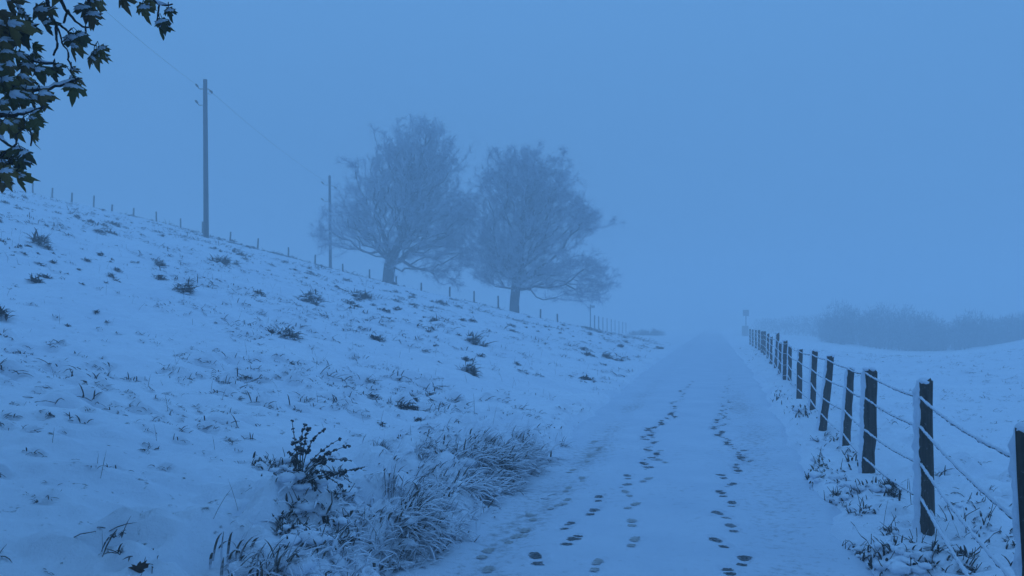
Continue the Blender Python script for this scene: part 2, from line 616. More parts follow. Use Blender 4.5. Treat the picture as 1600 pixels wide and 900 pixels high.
HILL, HILL_SZ, FIELD, FIELD_SZ = tuft_sites()
def dash_sites():  # sites of the dark streaks that imitate shaded slits under the snow
    n = 9000
    y = 3.2 + 54 * rt.random(n) ** 0.55
    x = rt.uniform(-0.72, 0.28, n) * y - 0.3
    s_c, t_c = road_st(x, y)
    dens = np.clip(0.22 + 2.2 * fbm(x / 7.0, y / 5.0, 3, 97), 0.05, 1) ** 1.6
    keep = (t_c < -half_width(s_c) - 0.8) & (rt.random(n) < dens * 0.30 * (0.85 + 0.15 * smooth(8, 18, y)))
    P = np.column_stack([x, y])[keep]
    L = np.clip(rt.gamma(1.8, 0.040, len(P)) + 0.035, 0.04, 0.42) * (1 + 0.055 * np.clip(P[:, 1] - 6, 0, 26))
    return P, L
DASH, DASH_L = dash_sites()

# ------------------------------------------------------------------ ground sheet
def spaced(lo, hi, c0, c1, step, grow):
    xs = list(np.arange(c0, c1, step))
    d, x = step, xs[-1]
    while x < hi:
        d *= grow; x += d; xs.append(min(x, hi))
    d, x = step, c0
    left = []
    while x > lo:
        d *= grow; x -= d; left.append(max(x, lo))
    return np.array(left[::-1] + xs)

def yspace():
    ys, y = [], 2.4
    while y < 70:
        ys.append(y); y += max(0.045, 0.0052 * y)
    d = 0.36
    while y < 400:
        ys.append(y); d *= 1.07; y += d
    ys.append(400.0)
    back, y, d = [], 2.4, 0.045
    while y > -40:
        d *= 1.15; y -= d; back.append(max(y, -40.0))
    return np.array(back[::-1] + ys)

gx = spaced(-360, 360, -7.5, 6.5, 0.045, 1.03)
gy = yspace()
GX, GY = np.meshgrid(gx, gy)
GZ = ground_full(GX, GY)
for (px_, py_), sz in zip(np.vstack([HILL, FIELD, DASH]), np.concatenate([HILL_SZ, FIELD_SZ, np.minimum(DASH_L * 0.55, 0.2)])):
    if py_ > 34 or sz < 0.045: continue
    w = sz * 1.6
    i0, i1 = np.searchsorted(gx, [px_ - w, px_ + w]); j0, j1 = np.searchsorted(gy, [py_ - w, py_ + w])
    if i1 <= i0 or j1 <= j0: continue
    dx, dy = GX[j0:j1, i0:i1] - px_, GY[j0:j1, i0:i1] - py_
    GZ[j0:j1, i0:i1] += 0.50 * sz * np.exp(-((dx + 0.1 * sz) / (0.75 * sz)) ** 2 - ((dy - 0.40 * sz) / (0.45 * sz)) ** 2) - 0.45 * sz * np.exp(-(dx / (0.55 * sz)) ** 2 - ((dy + 0.25 * sz) / (0.38 * sz)) ** 2) * (1.4 if py_ < 13 else 1.0)
mb = MB()
nx, ny = len(gx), len(gy)
idx = np.arange(nx * ny).reshape(ny, nx)
q = np.stack([idx[:-1, :-1], idx[:-1, 1:], idx[1:, 1:], idx[1:, :-1]], -1).reshape(-1, 4)
mb.add(np.stack([GX, GY, GZ], -1), q)
ground = mb.build('ground', M['ground'], None, True)
tag(ground, kind='structure')
S_, T_ = road_st(GX, GY)
bare = smooth(0.1, 1.0, np.abs(T_) - half_width(S_)) * smooth(120, 60, GY)
bare = bare * np.where(T_ < 0, 0.9, 0.65)
att = ground.data.attributes.new('bare', 'FLOAT', 'POINT')
att.data.foreach_set('value', bare.astype(np.float32).ravel())

# ------------------------------------------------------------------ the track, with trodden footprints
def z8(zx, zy): return 700 + .375 * zx, 640 + .375 * zy
def z6(zx, zy): return 860 + .3446 * zx, 450 + .3444 * zy

trail_a = [z8(*p) for p in ((1178, 685), (1230, 622), (1128, 553), (1182, 492), (1135, 440), (1183, 392), (1140, 350), (1175, 310), (1140, 275), (1205, 253), (1200, 227), (1255, 207), (1210, 190), (1222, 165), (1160, 145), (1167, 128), (1120, 107), (1140, 92), (1110, 75), (1155, 63), (1122, 48), (1150, 35))]
trail_a += [z6(*p) for p in ((755, 668), (780, 650), (745, 633), (790, 620), (755, 603), (795, 590), (760, 575), (790, 563), (770, 552), (815, 543), (775, 525), (810, 515), (780, 495), (812, 483), (785, 470), (815, 458), (792, 445), (818, 433), (800, 420), (812, 408), (805, 396))]
trail_b = [z8(*p) for p in ((370, 622), (515, 545), (500, 482), (603, 424), (628, 372), (738, 320), (750, 282), (835, 245), (815, 213), (870, 188), (830, 160), (860, 137), (815, 118), (850, 100), (830, 82), (890, 65), (888, 48), (945, 33), (925, 20))]
trail_b += [z6(*p) for p in ((420, 680), (460, 660), (440, 640), (505, 622), (505, 604), (545, 575), (570, 587), (565, 563), (565, 538), (550, 525), (585, 515), (600, 495), (605, 480), (590, 470), (612, 462), (625, 450), (630, 437), (645, 425))]
trail_c = [z8(*p) for p in ((618, 650), (775, 555), (765, 474), (770, 402), (745, 352), (828, 296), (890, 215), (880, 175))]
trail_d = [z8(*p) for p in ((165, 668), (160, 588), (320, 502), (275, 527), (345, 437), (448, 397), (492, 377), (500, 325), (560, 288), (515, 248), (580, 215), (590, 186), (630, 160), (605, 130))]

def flat0(x, y): return np.zeros_like(np.asarray(x, float))
def densify(tr):
    out = []
    for a, b in zip(tr[:-1], tr[1:]):
        out.append(a)
        if a[1] < 735 and abs(a[1] - b[1]) < 16:
            out.append(((a[0] + b[0]) / 2 + R.normal(0, 4.0), (a[1] + b[1]) / 2 + R.normal(0, 1.0)))
    return out + [tr[-1]]
trail_a, trail_b = densify(trail_a), densify(trail_b)
for trail, depth, size in ((trail_a, 0.016, 1.0), (trail_b, 0.015, 1.0), (trail_c, 0.008, 0.95), (trail_d, 0.008, 1.0)):
    for k, (px, py) in enumerate(trail):
        p = hit(px, py, flat0, 120.0)
        s, t = road_st(p[0], p[1])
        PRINTS.append((float(s), float(t), R.normal(0, 0.14) + (0.16 if k % 2 else -0.16), depth, size * R.uniform(0.93, 1.08)))

ts = np.concatenate([np.arange(-1.95, 1.96, 0.024)])
ss, s = [], -4.2
while s < 62:
    ss.append(s); s += max(0.024, 0.0032 * (s + 5.5))
while s < 330:
    ss.append(s); s += 3.0
ss = np.array(ss)
S2, T2 = np.meshgrid(ss, ts, indexing='ij')
hw2 = half_width(S2)
T3 = T2 * hw2 / 1.36
Z2 = track_z(S2, T3)
wear = 0.50 * np.exp(-((T3 + 0.98) / 0.26) ** 2) + 0.42 * np.exp(-((T3 - 1.05) / 0.34) ** 2)
wear = wear * np.clip(0.7 + 0.5 * fbm(S2 * 0.35, T3 * 0.8, 3, 31), 0.2, 1.0) * (1 - 0.5 * smooth(8, 22, S2)) + 0.20 * smooth(30, 0, S2) * smooth(-0.2, 0.6, fbm(S2 * 0.5, T3 * 0.9, 3, 33))
for (ps, pt, pa, pd, sz) in PRINTS:
    i0, i1 = np.searchsorted(ss, [ps - 0.35, ps + 0.35])
    if i1 - i0 < 2: continue
    ds, dt = S2[i0:i1] - ps, T3[i0:i1] - pt
    ca, sa = math.cos(pa), math.sin(pa)
    u, v = ds * ca + dt * sa, -ds * sa + dt * ca
    e1 = ((u - 0.070) / (0.088 * sz)) ** 2 + (v / (0.060 * sz)) ** 2
    e2 = ((u + 0.110) / (0.060 * sz)) ** 2 + (v / (0.050 * sz)) ** 2
    e = np.minimum(e1, e2)
    Z2[i0:i1] -= pd * smooth(1.5, 0.75, e)
    Z2[i0:i1] += 0.55 * pd * np.exp(-((e - 2.2) / 0.8) ** 2) * (0.6 + 1.6 * np.clip(perlin(S2[i0:i1] * 9, T3[i0:i1] * 9, 55), -0.3, 1))
mb = MB()
X2, Y2 = road_xy(S2, T3)
ns, ntt = S2.shape
idx = np.arange(ns * ntt).reshape(ns, ntt)
q = np.stack([idx[:-1, :-1], idx[:-1, 1:], idx[1:, 1:], idx[1:, :-1]], -1).reshape(-1, 4)
mb.add(np.stack([X2, Y2, Z2], -1), q)
track = mb.build('track', M['track'], None, True)
tag(track, kind='structure')
att = track.data.attributes.new('wear', 'FLOAT', 'POINT')
att.data.foreach_set('value', wear.astype(np.float32).ravel())

def print_mesh(seed, fill):
    r = np.random.default_rng(seed)
    m = MB()
    bars = [(0.138, 0.034), (0.108, 0.046), (0.078, 0.050), (0.048, 0.046), (0.018, 0.038), (-0.082, 0.036), (-0.110, 0.041), (-0.138, 0.036)]
    for cu, hwid in bars:
        if r.random() < 0.10 * (1.4 - fill): continue
        n = 7
        xs = np.linspace(-1, 1, n) * hwid * fill + r.normal(0, 0.004)
        bow = 0.006 * (xs / 0.05) ** 2
        up_ = cu + 0.0128 * (1 - 0.55 * np.abs(np.linspace(-1, 1, n)) ** 3) + r.normal(0, 0.0028, n) - bow
        dn_ = cu - 0.0128 * (1 - 0.55 * np.abs(np.linspace(-1, 1, n)) ** 3) + r.normal(0, 0.0028, n) - bow
        v = np.vstack([np.stack([xs, up_, 0.003 * r.random(n)], -1), np.stack([xs, dn_, 0.003 * r.random(n)], -1)])
        i = np.arange(n - 1)
        m.add(v, np.stack([i, n + i, n + i + 1, i + 1], -1))
    return m
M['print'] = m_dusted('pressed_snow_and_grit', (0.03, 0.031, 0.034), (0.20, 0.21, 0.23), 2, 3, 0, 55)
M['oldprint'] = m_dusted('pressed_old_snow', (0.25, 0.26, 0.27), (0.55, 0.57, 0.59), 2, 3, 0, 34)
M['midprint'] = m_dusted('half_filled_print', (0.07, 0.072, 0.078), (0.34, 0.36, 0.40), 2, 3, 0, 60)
proto_prints = []
for k in range(7): proto_prints.append(print_mesh(50 + k, 0.82 + 0.05 * (k % 5)).build('footprint', M['print'] if k % 7 not in (2, 5) else M['midprint'], track))
proto_old = [print_mesh(60 + k, 0.8).build('footprint', M['oldprint'], track) for k in range(2)]
used = set()
for k, (ps, pt, pa, pd, sz) in enumerate(PRINTS):
    if ps > 62: continue
    pr = proto_prints[(k * 3) % 7] if pd > 0.012 else proto_old[k % 2]
    if pr.name in used:
        o = pr.copy(); C.objects.link(o); o.parent = track
    else:
        o = pr; used.add(pr.name)
    x, y = road_xy(ps, pt)
    o.location = (float(x), float(y), float(track_z(ps, pt)) - pd + 0.004)
    o.rotation_euler = (0, 0, math.atan2(-RD[0], RD[1]) - pa)
    o.scale = (sz * (1 if k % 2 else -1) * R.uniform(0.9, 1.12), sz * R.uniform(0.85, 1.05), 1)
for pr in proto_prints + proto_old:
    if pr.name not in used: bpy.data.objects.remove(pr)

# ------------------------------------------------------------------ the fence along the track
def post_mesh(base, top, w, seed, sides=7):
    """hewn post between two points; returns mesh builders for wood, frost crust, snow cap"""
    r = np.random.default_rng(seed)
    base, top = np.asarray(base, float), np.asarray(top, float)
    n = 9
    th = np.arange(sides) * 2 * np.pi / sides + r.random() * 1.0
    sec = 1 + 0.16 * (r.random(sides) - 0.5) * 2
    rings = []
    for k in range(n):
        a = k / (n - 1)
        c = base + (top - base) * a + np.array([r.normal(0, 0.004), r.normal(0, 0.004), 0])
        rr = w * 0.5 * sec * (1.06 - 0.10 * a) * (1 + 0.04 * r.normal(size=sides))
        rings.append(np.stack([c[0] + np.cos(th) * rr, c[1] + np.sin(th) * rr, np.full(sides, c[2]) + (0.018 * r.normal(size=sides) if k == n - 1 else 0)], -1))
    v = np.concatenate(rings)
    i = np.arange(n - 1)[:, None] * sides; j = np.arange(sides)[None]; j2 = (j + 1) % sides
    qq = np.stack([i + j, i + j2, i + sides + j2, i + sides + j], -1).reshape(-1, 4)
    m = MB(); m.add(v, qq); m.cap(rings[-1], 0)
    return m

def crust_mesh(base, top, w, thick, seed, az0=math.radians(188), span=math.radians(80), start=0.0):
    """rime grown on the windward side: a lumpy shell over part of the post's round"""
    r = np.random.default_rng(seed)
    base, top = np.asarray(base, float), np.asarray(top, float)
    L = np.linalg.norm(top - base)
    n = max(8, int(L / 0.022)); k = 11
    zz = np.linspace(start, 1.0, n)
    V = []
    off = r.random() * 50
    for q_, a in enumerate(zz):
        c = base + (top - base) * a
        A = az0 + np.linspace(-1, 1, k) * span * (1 + 0.22 * float(perlin(a * L * 9 + off, 0.5)) + 0.30 * float(perlin(a * L * 26 + off, 7.5)))
        prof = np.clip(1 - np.abs(np.linspace(-1, 1, k)) ** 2.4, 0, 1) * (0.35 + 0.65 * smooth(1.0, 0.93, a))
        ragged = 1 + 0.55 * perlin(np.linspace(0, 2.2, k) + off, np.full(k, a * L * 16 + off)) + 0.9 * perlin(np.linspace(0, 4, k) + off, np.full(k, a * L * 38)) + 0.5 * perlin(np.linspace(0, 7, k) + off, np.full(k, a * L * 70))
        rr = w * 0.5 * 0.93 + thick * prof * ragged - 0.010 * (1 - prof)
        V.append(np.stack([c[0] + np.cos(A) * rr, c[1] + np.sin(A) * rr, np.full(k, c[2])], -1))
    v = np.concatenate(V)
    i = np.arange(n - 1)[:, None] * k; j = np.arange(k - 1)[None]
    f = np.stack([i + j, i + j + 1, i + k + j + 1, i + k + j], -1).reshape(-1, 4)
    m = MB(); m.add(v, f); m.cap(V[-1], 0)
    return m

# base and top of each post as seen, nearest first: base x, base y, top x, top y, width
FP = [(1618, None, 1615, 676, .125), (1446, 845, 1445, 597, .118), (1355, 760, 1359, 578, .128), (1319, 708, 1328, 577, .105),
      (1283, 680, 1297, 557, .115), (1268, 653, 1272, 549, .115), (1249, 630, 1250, 547, .11), (1233, 605, 1234, 541, .115),
      (1224.6, 603, 1226, 533, .13), (1218, 593, 1219, 535, .12), (1211, 583, 1215, 521, .15), (1204, 574, 1205, 526, .12),
      (1199.5, 565, 1200, 522, .12), (1194.5, 558, 1195, 518, .14), (1190.5, 554, 1191, 518, .13), (1186, 549, 1186, 516, .13),
      (1181, 545.5, 1181, 515.5, .13), (1176, 542, 1176, 515, .13), (1172, 539, 1172, 514, .13)]
fence_root = empty('wire_fence', (3.05, 5.8, 0), 'dark wooden posts and rimed barbed wire running along the right of the track', 'fence')
POSTS = []
for k, (bx_, by_, tx_, ty_, w) in enumerate(FP):
    if by_ is None:
        b = np.array([2.02, 3.04, 0.0])
    else:
        b = hit(bx_, by_, lambda x, y: np.zeros_like(x), 100)
    d = math.hypot(b[0], b[1])
    top = at(tx_, ty_, b[1] + R.normal(0, 0.02))
    b[2] = gz(b[0], b[1]) - 0.25
    slope = (top[:2] - b[:2]) / max(top[2], 0.3)
    b[:2] -= slope * 0.1
    po = post_mesh(b, top, w, 100 + k, 8 if d < 25 else 6).build('post', M['post'])
    child(po, fence_root)
    b2 = b.copy(); b2[2] += 0.22
    if d < 34:
        th_ = 0.024 if d < 4 else 0.022 if d < 7 else 0.018 if d < 9 else 0.009
        az0 = math.atan2(-b[1], -b[0]) - math.radians(100 if d < 4 else 90 if d < 9 else 80)
        fc = crust_mesh(b2, top + np.array([0, 0, 0.012]), w, th_, 200 + k, az0, math.radians(58 if d < 9 else 45), 0.0).build('frost_crust', M['frost'], None, True)
        child(fc, fence_root); fc.parent = po; fc.matrix_parent_inverse = Matrix.Identity(4)
        po_inv = po.matrix_parent_inverse.copy()
        m2 = MB()
        for _ in range(5):
            m2.blob(top + np.array([R.normal(0, w * 0.16) - (0.012 if d < 9 else 0), R.normal(0, w * 0.16), 0.004 + R.uniform(0, 0.008)]), (w * 0.29, w * 0.29, 0.022 + 0.008 * R.random()), 2, 0.14)
        cap = m2.build('snow_cap', M['snow'], po, True)
    POSTS.append((b, top))

def post_at(k, h):
    b, t = POSTS[k]
    a = (h - b[2]) / (t[2] - b[2])
    return b + (t - b) * a

strand_h = (1.045, 0.80, 0.52, 0.25)
for si, hh in enumerate(strand_h):
    keys = []
    b0, t0 = POSTS[0]
    keys.append(np.array([1.42, 1.55, hh * 1.0 - 0.01]))
    for k in range(len(POSTS)):
        p = post_at(k, hh + R.normal(0, 0.018) - (0.03 if k in (3, 7) else 0) + gz(POSTS[k][0][0], POSTS[k][0][1]) * 0.5)
        p = p + np.array([-0.5, -0.35, 0]) / 0.61 * (FP[k][4] * 0.5 + 0.004)
        keys.append(p)
    pts, rad = [], []
    for a, b in zip(keys[:-1], keys[1:]):
        L = np.linalg.norm(b - a)
        n = int(np.clip(L / 0.02, 6, 160)) if a[1] < 12 else int(np.clip(L / 0.08, 6, 40)) if a[1] < 30 else 5
        sag = 0.018 * L * (0.6 + 0.8 * R.random())
        u = np.linspace(0, 1, n, endpoint=False)
        seg = a + (b - a) * u[:, None]
        seg[:, 2] -= sag * 4 * u * (1 - u) * 0.5
        if a[1] < 12:
            seg[:, 2] += 0.0045 * perlin(u * L * 5 + si * 9, u * 0 + a[1]) + 0.0008 * np.sin(u * L * 75)
        pts.append(seg)
    pts = np.concatenate(pts + [keys[-1][None]])
    near = pts[:, 1] < 12
    rad = np.where(near, 0.0098 + 0.0062 * fbm(np.arange(len(pts)) * 0.23, np.full(len(pts), si * 7.0), 3, 71), 0.0105)
    rad = np.where(pts[:, 1] > 25, 0.013, rad)
    wm = MB(); wm.tube(pts, np.clip(rad, 0.004, 0.02), 6, 0, True, 0.25)
    # barbs
    dist = np.concatenate([[0], np.cumsum(np.linalg.norm(np.diff(pts, axis=0), axis=1))])
    for bd in np.arange(0.06, dist[-1], 0.105):
        p = np.array([np.interp(bd, dist, pts[:, c]) for c in range(3)])
        if p[1] > 10: break
        for _ in range(3):
            dv = R.normal(size=3); dv /= np.linalg.norm(dv)
            spikes(wm, p[None], (dv * R.uniform(0.012, 0.022))[None], 0.0045)
    child(wm.build('wire', M['wire'], None, True), fence_root)

# a slack strand dropping off the second post into the snow
p0 = post_at(1, 0.24) + np.array([0.0, -0.06, 0])
p1 = np.array([2.55, 4.15, gz(2.55, 4.15) + 0.01])
u = np.linspace(0, 1, 90)
sl = p0 + (p1 - p0) * u[:, None]; sl[:, 2] -= 0.12 * np.sin(u * np.pi) * (1 - u); sl[:, 0] += 0.02 * np.sin(u * 9)
child(MB().tube(sl, 0.0075 + 0.002 * np.sin(u * 60), 6, 0, True, 0.25).build('wire', M['wire'], None, True), fence_root)

# ------------------------------------------------------------------ fences on the hill and beyond it
HF = [(-12, 253, 271), (20, 264, 281), (52, 274, 291), (82, 284, 300), (113, 297, 312), (146, 307, 325), (176, 321, 331), (209, 332, 344), (244, 339, 354), (282, 352, 366), (316, 358, 376),
      (361, 375, 389), (404, 384, 399), (451, 397, 411), (492, 408, 421), (536, 419, 430), (578, 428, 441), (619, 440, 452), (659, 450, 461), (702, 457, 471),
      (741, 460, 477), (778, 470, 488), (811, 480, 491), (844, 482, 495), (870, 486, 497)]
hill_fence = empty('hill_fence', (-20, 59.5, 8), 'thin row of small posts along the snowy skyline of the left hillside', 'fence')
for k, (px, ty, by) in enumerate(HF):
    d = 60.0 + R.normal(0, 0.2)
    t = at(px + R.normal(0, 0.5), skyline(px) - (by - ty) - 1, d)
    b = np.array([t[0] + R.normal(0, 0.04), t[1], gz(t[0], t[1]) - 0.3])
    if t[2] - b[2] < 0.6: b[2] = t[2] - 0.9
    o = post_mesh(b, t, 0.125, 300 + k, 6).build('post', M['post'])
    child(o, hill_fence)

far_fence = empty('far_fence', (7, 64, 1), 'faint close row of posts fading into the fog beyond the second tree', 'fence')
for k, px in enumerate((929, 935.5, 942, 948.5, 955, 961, 967, 973, 978)):
    d = 90 + 4.5 * k
    hgt = 1.12
    yb = 508 + 0.9 * k
    t = at(px, yb - F * hgt / d, d)
    b = np.array([t[0], t[1], min(gz(t[0], t[1]) - 0.2, t[2] - 1.0)])
    child(post_mesh(b, t, 0.13, 340 + k, 6).build('post', M['post']), far_fence)

# ------------------------------------------------------------------ utility poles and their lines
def utility_pole(px, top_y, base_y, depth, width, label, s=1.0):
    t = at(px - 1.5 if s == 1.0 else px - 1, top_y, depth); b = at(px + 0.5, base_y, depth)
    zb = min(gz(b[0], b[1]), b[2]) - 0.4
    root = empty('utility_pole', (b[0], b[1], zb), label, 'utility pole', 'poles carrying the line over the hill')
    n = 8
    u = np.linspace(0, 1, n)
    P = np.array([b[0], b[1], zb]) + (t - np.array([b[0], b[1], zb])) * u[:, None]
    child(MB().tube(P, width * 0.5 * (1.12 - 0.24 * u), 12).build('shaft', M['pole'], None, True), root)
    child(MB().blob(t + np.array([0, 0, 0.01]), (width * 0.46, width * 0.46, 0.05), 2, 0.05).build('cap', M['steel'], None, True), root)
    tips = []
    pxm = depth / F
    for sx, drop, up in ((-1, 14.5, 8), (1, 14.0 + 3.5, 3.5), (-1, 40.5, 8)):
        o = t + np.array([sx * width * 0.42, -0.02, -drop * pxm])
        reach = 11.5 * pxm if sx < 0 else 10.5 * pxm
        if sx < 0:      # hook: out, dip, then up to the insulator
            path = [o, o + np.array([sx * reach * 0.30, -0.05, -0.02]), o + np.array([sx * reach * 0.48, -0.07, 0.0]), o + np.array([sx * reach * 0.60, -0.08, 0.10])]
            ins0, ins1 = path[-1], o + np.array([sx * reach * 0.92, -0.10, 0.30])
        else:
            path = [o + np.array([0, 0, 0.12]), o + np.array([sx * reach * 0.30, -0.05, 0.10]), o + np.array([sx * reach * 0.55, -0.07, 0.0])]
            ins0, ins1 = path[-1], o + np.array([sx * reach * 0.98, -0.10, -0.17])
        br = child(MB().tube(np.array(path), 0.030, 6).build('bracket', M['steel'], None, True), root)
        v = (ins1 - ins0)
        m = MB()
        uu = np.linspace(0, 1, 9)
        m.tube(ins0 + v * uu[:, None], np.array([.04, .075, .05, .08, .05, .085, .05, .06, .03]), 10)
        i_o = m.build('insulator', M['porcelain'], None, True)
        i_o.parent = br
        if sx > 0:      # the loop of slack under the bracket
            lp = np.array([o + np.array([0, 0, -0.10]), o + np.array([0.20, -0.05, -0.24]), o + np.array([0.34, -0.08, -0.22]), ins1])
            child(MB().tube(lp, 0.014, 5).build('jumper', M['steel'], None, True), root)
        tips.append(ins1)
    return root, tips

pole1, tips1 = utility_pole(322, 125, 378, 50.0, 0.30, 'tall grey wooden utility pole on the crest, alone against the sky', 1.0)
pole2, tips2 = utility_pole(516, 275, 428, 74.0, 0.27, 'smaller far utility pole seen through the branches of the first tree', 0.9)

def line(a, b, sag, name, label, r):
    u = np.linspace(0, 1, 40)
    P = a + (b - a) * u[:, None]
    P[:, 2] -= sag * 4 * u * (1 - u)
    tag(MB().tube(P, r, 5, 0, False).build(name, M['steel'], None, True), label, 'cable', 'cables of the overhead line')
far_l = at(60, -80, 36.0)
line(tips1[0], far_l, 0.25, 'power_cable', 'thin cable rising from the near pole to the upper left', 0.008)
line(tips1[1], tips2[1], 0.35, 'power_cable', 'thin cable sagging from the near pole towards the far pole', 0.008)

# ------------------------------------------------------------------ the two big trees
def grow_tree(name, label, base_px, base_py, depth, lobes, trunk_path, seed, npts=2300, trunk_w=1.05, twigs=13, group=None, extra=()):
    r = np.random.default_rng(seed)
    B = at(base_px, base_py, depth)
    sink = max(0.3, B[2] - gz(B[0], B[1]) + 0.3)
    k = depth / F                                                    # metres per photo pixel there
    root = empty(name, B, label, 'tree', group)
    # attraction points
    vols = np.array([a[2] * a[3] * (0.5 * (a[2] + a[3])) for a in lobes])
    nc = 185
    pick = r.choice(len(lobes), nc, p=vols / vols.sum())
    cl = []
    for q_ in pick:
        cx, cy, rx, ry = lobes[q_]
        d = r.normal(size=3); d /= np.linalg.norm(d)
        rad = r.random() ** (1 / 3.0) * 0.93
        cl.append([(cx - base_px + d[0] * rx * rad) * k, d[1] * 0.5 * (rx + ry) * rad * k, (base_py - cy + d[2] * ry * rad) * k])
    for (cx, cy) in extra: cl.append([(cx - base_px) * k, r.normal(0, 0.6), (base_py - cy) * k])
    cl = np.array(cl)
    cs = r.uniform(0.50, 0.92, len(cl)); cs[nc:] = 0.42
    pw = np.ones(len(cl)); pw[nc:] = 0.7
    pk = r.choice(len(cl), npts, p=pw / pw.sum())
    pts = cl[pk] + r.normal(0, 1, (npts, 3)) * cs[pk][:, None] * np.array([1.0, 1.0, 0.75])
    even = r.random(npts) < 0.40
    lo_ = np.array(lobes, float)[r.choice(len(lobes), npts, p=vols / vols.sum())]
    dd = r.normal(size=(npts, 3)); dd /= np.linalg.norm(dd, axis=1, keepdims=True)
    dd *= (r.random(npts) ** (1 / 3.0))[:, None] * 1.03
    full = np.stack([(lo_[:, 0] - base_px + dd[:, 0] * lo_[:, 2]) * k, dd[:, 1] * 0.5 * (lo_[:, 2] + lo_[:, 3]) * k, (base_py - lo_[:, 1] + dd[:, 2] * lo_[:, 3]) * k], -1)
    pts = np.where(even[:, None], full, pts)
    pts = np.array(pts)
    tp = np.array([[(x - base_px) * k, 0.0, (base_py - y) * k] for x, y in trunk_path])
    nodes = [np.array([0, 0, -sink])] + [p for p in tp]
    par = [-1] + list(range(len(tp)))
    plen = [0.0]
    for i in range(1, len(nodes)): plen.append(plen[-1] + np.linalg.norm(nodes[i] - nodes[i - 1]))
    NP = np.zeros((npts * 5 + 50, 3)); NP[:len(nodes)] = nodes
    PL = np.zeros(len(NP)); PL[:len(nodes)] = plen
    n = len(nodes); first_ok = 3
    fork = tp[-1] if len(tp) < 4 else tp[2]
    order = np.argsort(np.linalg.norm((pts - fork) * [1, 1, 1.0], axis=1) + r.normal(0, 0.25, npts))
    leafs = []
    for i in order:
        p = pts[i]
        dv = p - NP[:n]
        dd = np.linalg.norm(dv, axis=1)
        cost = dd + 0.45 * PL[:n] + 0.25 * np.maximum(0, -dv[:, 2])
        cost[:first_ok] = 1e9
        j = int(np.argmin(cost))
        L = dd[j]
        m = max(1, int(L / 0.55))
        last = j
        bow = r.normal(0, 0.10 * L, 3); bow[2] = abs(bow[2]) * 0.3 - 0.08 * L
        a0 = NP[j].copy()
        for q_ in range(1, m + 1):
            f = q_ / m
            pos = a0 + (p - a0) * f + bow * 4 * f * (1 - f) * 0.5 + r.normal(0, 0.02, 3)
            NP[n] = pos; PL[n] = PL[last] + np.linalg.norm(pos - NP[last]); par.append(last); last = n; n += 1
        leafs.append(last)
    cnt = np.zeros(n)
    for l in leafs: cnt[l] += 1
    for i in range(n - 1, 0, -1): cnt[par[i]] += cnt[i]
    rad = 0.5 * trunk_w * (np.maximum(cnt, 0.6) / cnt[1]) ** 0.42
    rad = np.maximum(rad, 0.012)
    rad[0] = rad[1] * 1.12
    P = NP[:n]
    trunk, crown = MB(), MB()
    for i in range(1, n):
        a, b = P[par[i]], P[i]
        ra, rb = min(rad[par[i]], rad[i] * 1.35), rad[i]
        if par[i] == 0: ra = rad[0] * 1.25
        big = rb > 0.045
        (trunk if big else crown).tube(np.array([a, b + (b - a) * 0.04]), np.array([ra, rb]), 8 if rb > 0.2 else 5 if big else 3, 0, False)
    o1 = trunk.build('trunk', M['bark'], root, True)
    # twigs: sprays of rimed needles from every thin node
    thin = np.where(rad < 0.045)[0]
    src = np.repeat(thin, twigs)
    dirp = P[src] - P[np.array(par)[src]]
    dirp /= np.linalg.norm(dirp, axis=1, keepdims=True) + 1e-9
    d = dirp * 0.55 + r.normal(0, 0.62, (len(src), 3))
    d[:, 2] += 0.10
    d /= np.linalg.norm(d, axis=1, keepdims=True)
    L = r.uniform(0.25, 0.75, (len(src), 1))
    st = P[src] - dirp * r.random((len(src), 1)) * 0.4
    spikes(crown, st, d * L, r.uniform(0.008, 0.014, len(src)))
    # side twigs and the few rimed leaves still hanging
    st2 = st + d * L * r.uniform(0.3, 0.95, (len(src), 1))
    d2 = d * 0.5 + r.normal(0, 0.6, d.shape); d2 /= np.linalg.norm(d2, axis=1, keepdims=True)
    spikes(crown, st2, d2 * r.uniform(0.10, 0.34, (len(src), 1)), r.uniform(0.009, 0.016, len(src)))
    crown.build('crown', M['twig'], root)
    return root

T1 = [(657, 235, 62, 60), (640, 270, 62, 60), (605, 330, 70, 72), (680, 320, 62, 75), (545, 352, 52, 38), (565, 310, 30, 34), (690, 390, 52, 42), (548, 256, 12, 12), (715, 340, 25, 45), (640, 390, 55, 28), (500, 370, 16, 20)]
grow_tree('rimed_tree', 'wide rimed tree nearer the poles, forking low from a thick trunk', 606, 449, 66.0, T1, [(606, 447), (607, 430), (609, 412), (616, 396), (626, 372), (636, 340), (645, 300), (652, 262)], 21, 3300, 0.98, 16, 'rimed trees on the crest', [(548, 256), (544, 254), (552, 266), (494, 372), (500, 362), (515, 388), (690, 430), (708, 440), (704, 218), (594, 204)])
T2 = [(820, 270, 62, 46), (800, 300, 60, 50), (865, 285, 40, 45), (800, 360, 62, 58), (870, 345, 62, 50), (915, 345, 24, 32), (830, 415, 76, 44), (760, 400, 42, 44), (895, 430, 50, 34), (940, 430, 18, 24), (745, 345, 22, 40), (925, 462, 22, 10)]
grow_tree('rimed_tree', 'narrower rimed tree standing lower on the slope, nearest the track', 803, 492, 64.0, T2, [(803, 490), (804, 470), (806, 450), (809, 428), (812, 400), (815, 360), (820, 320), (826, 280)], 22, 3300, 0.76, 16, 'rimed trees on the crest', [(946, 428), (950, 440), (940, 452), (932, 468), (932, 335), (928, 352), (772, 236), (878, 240)])

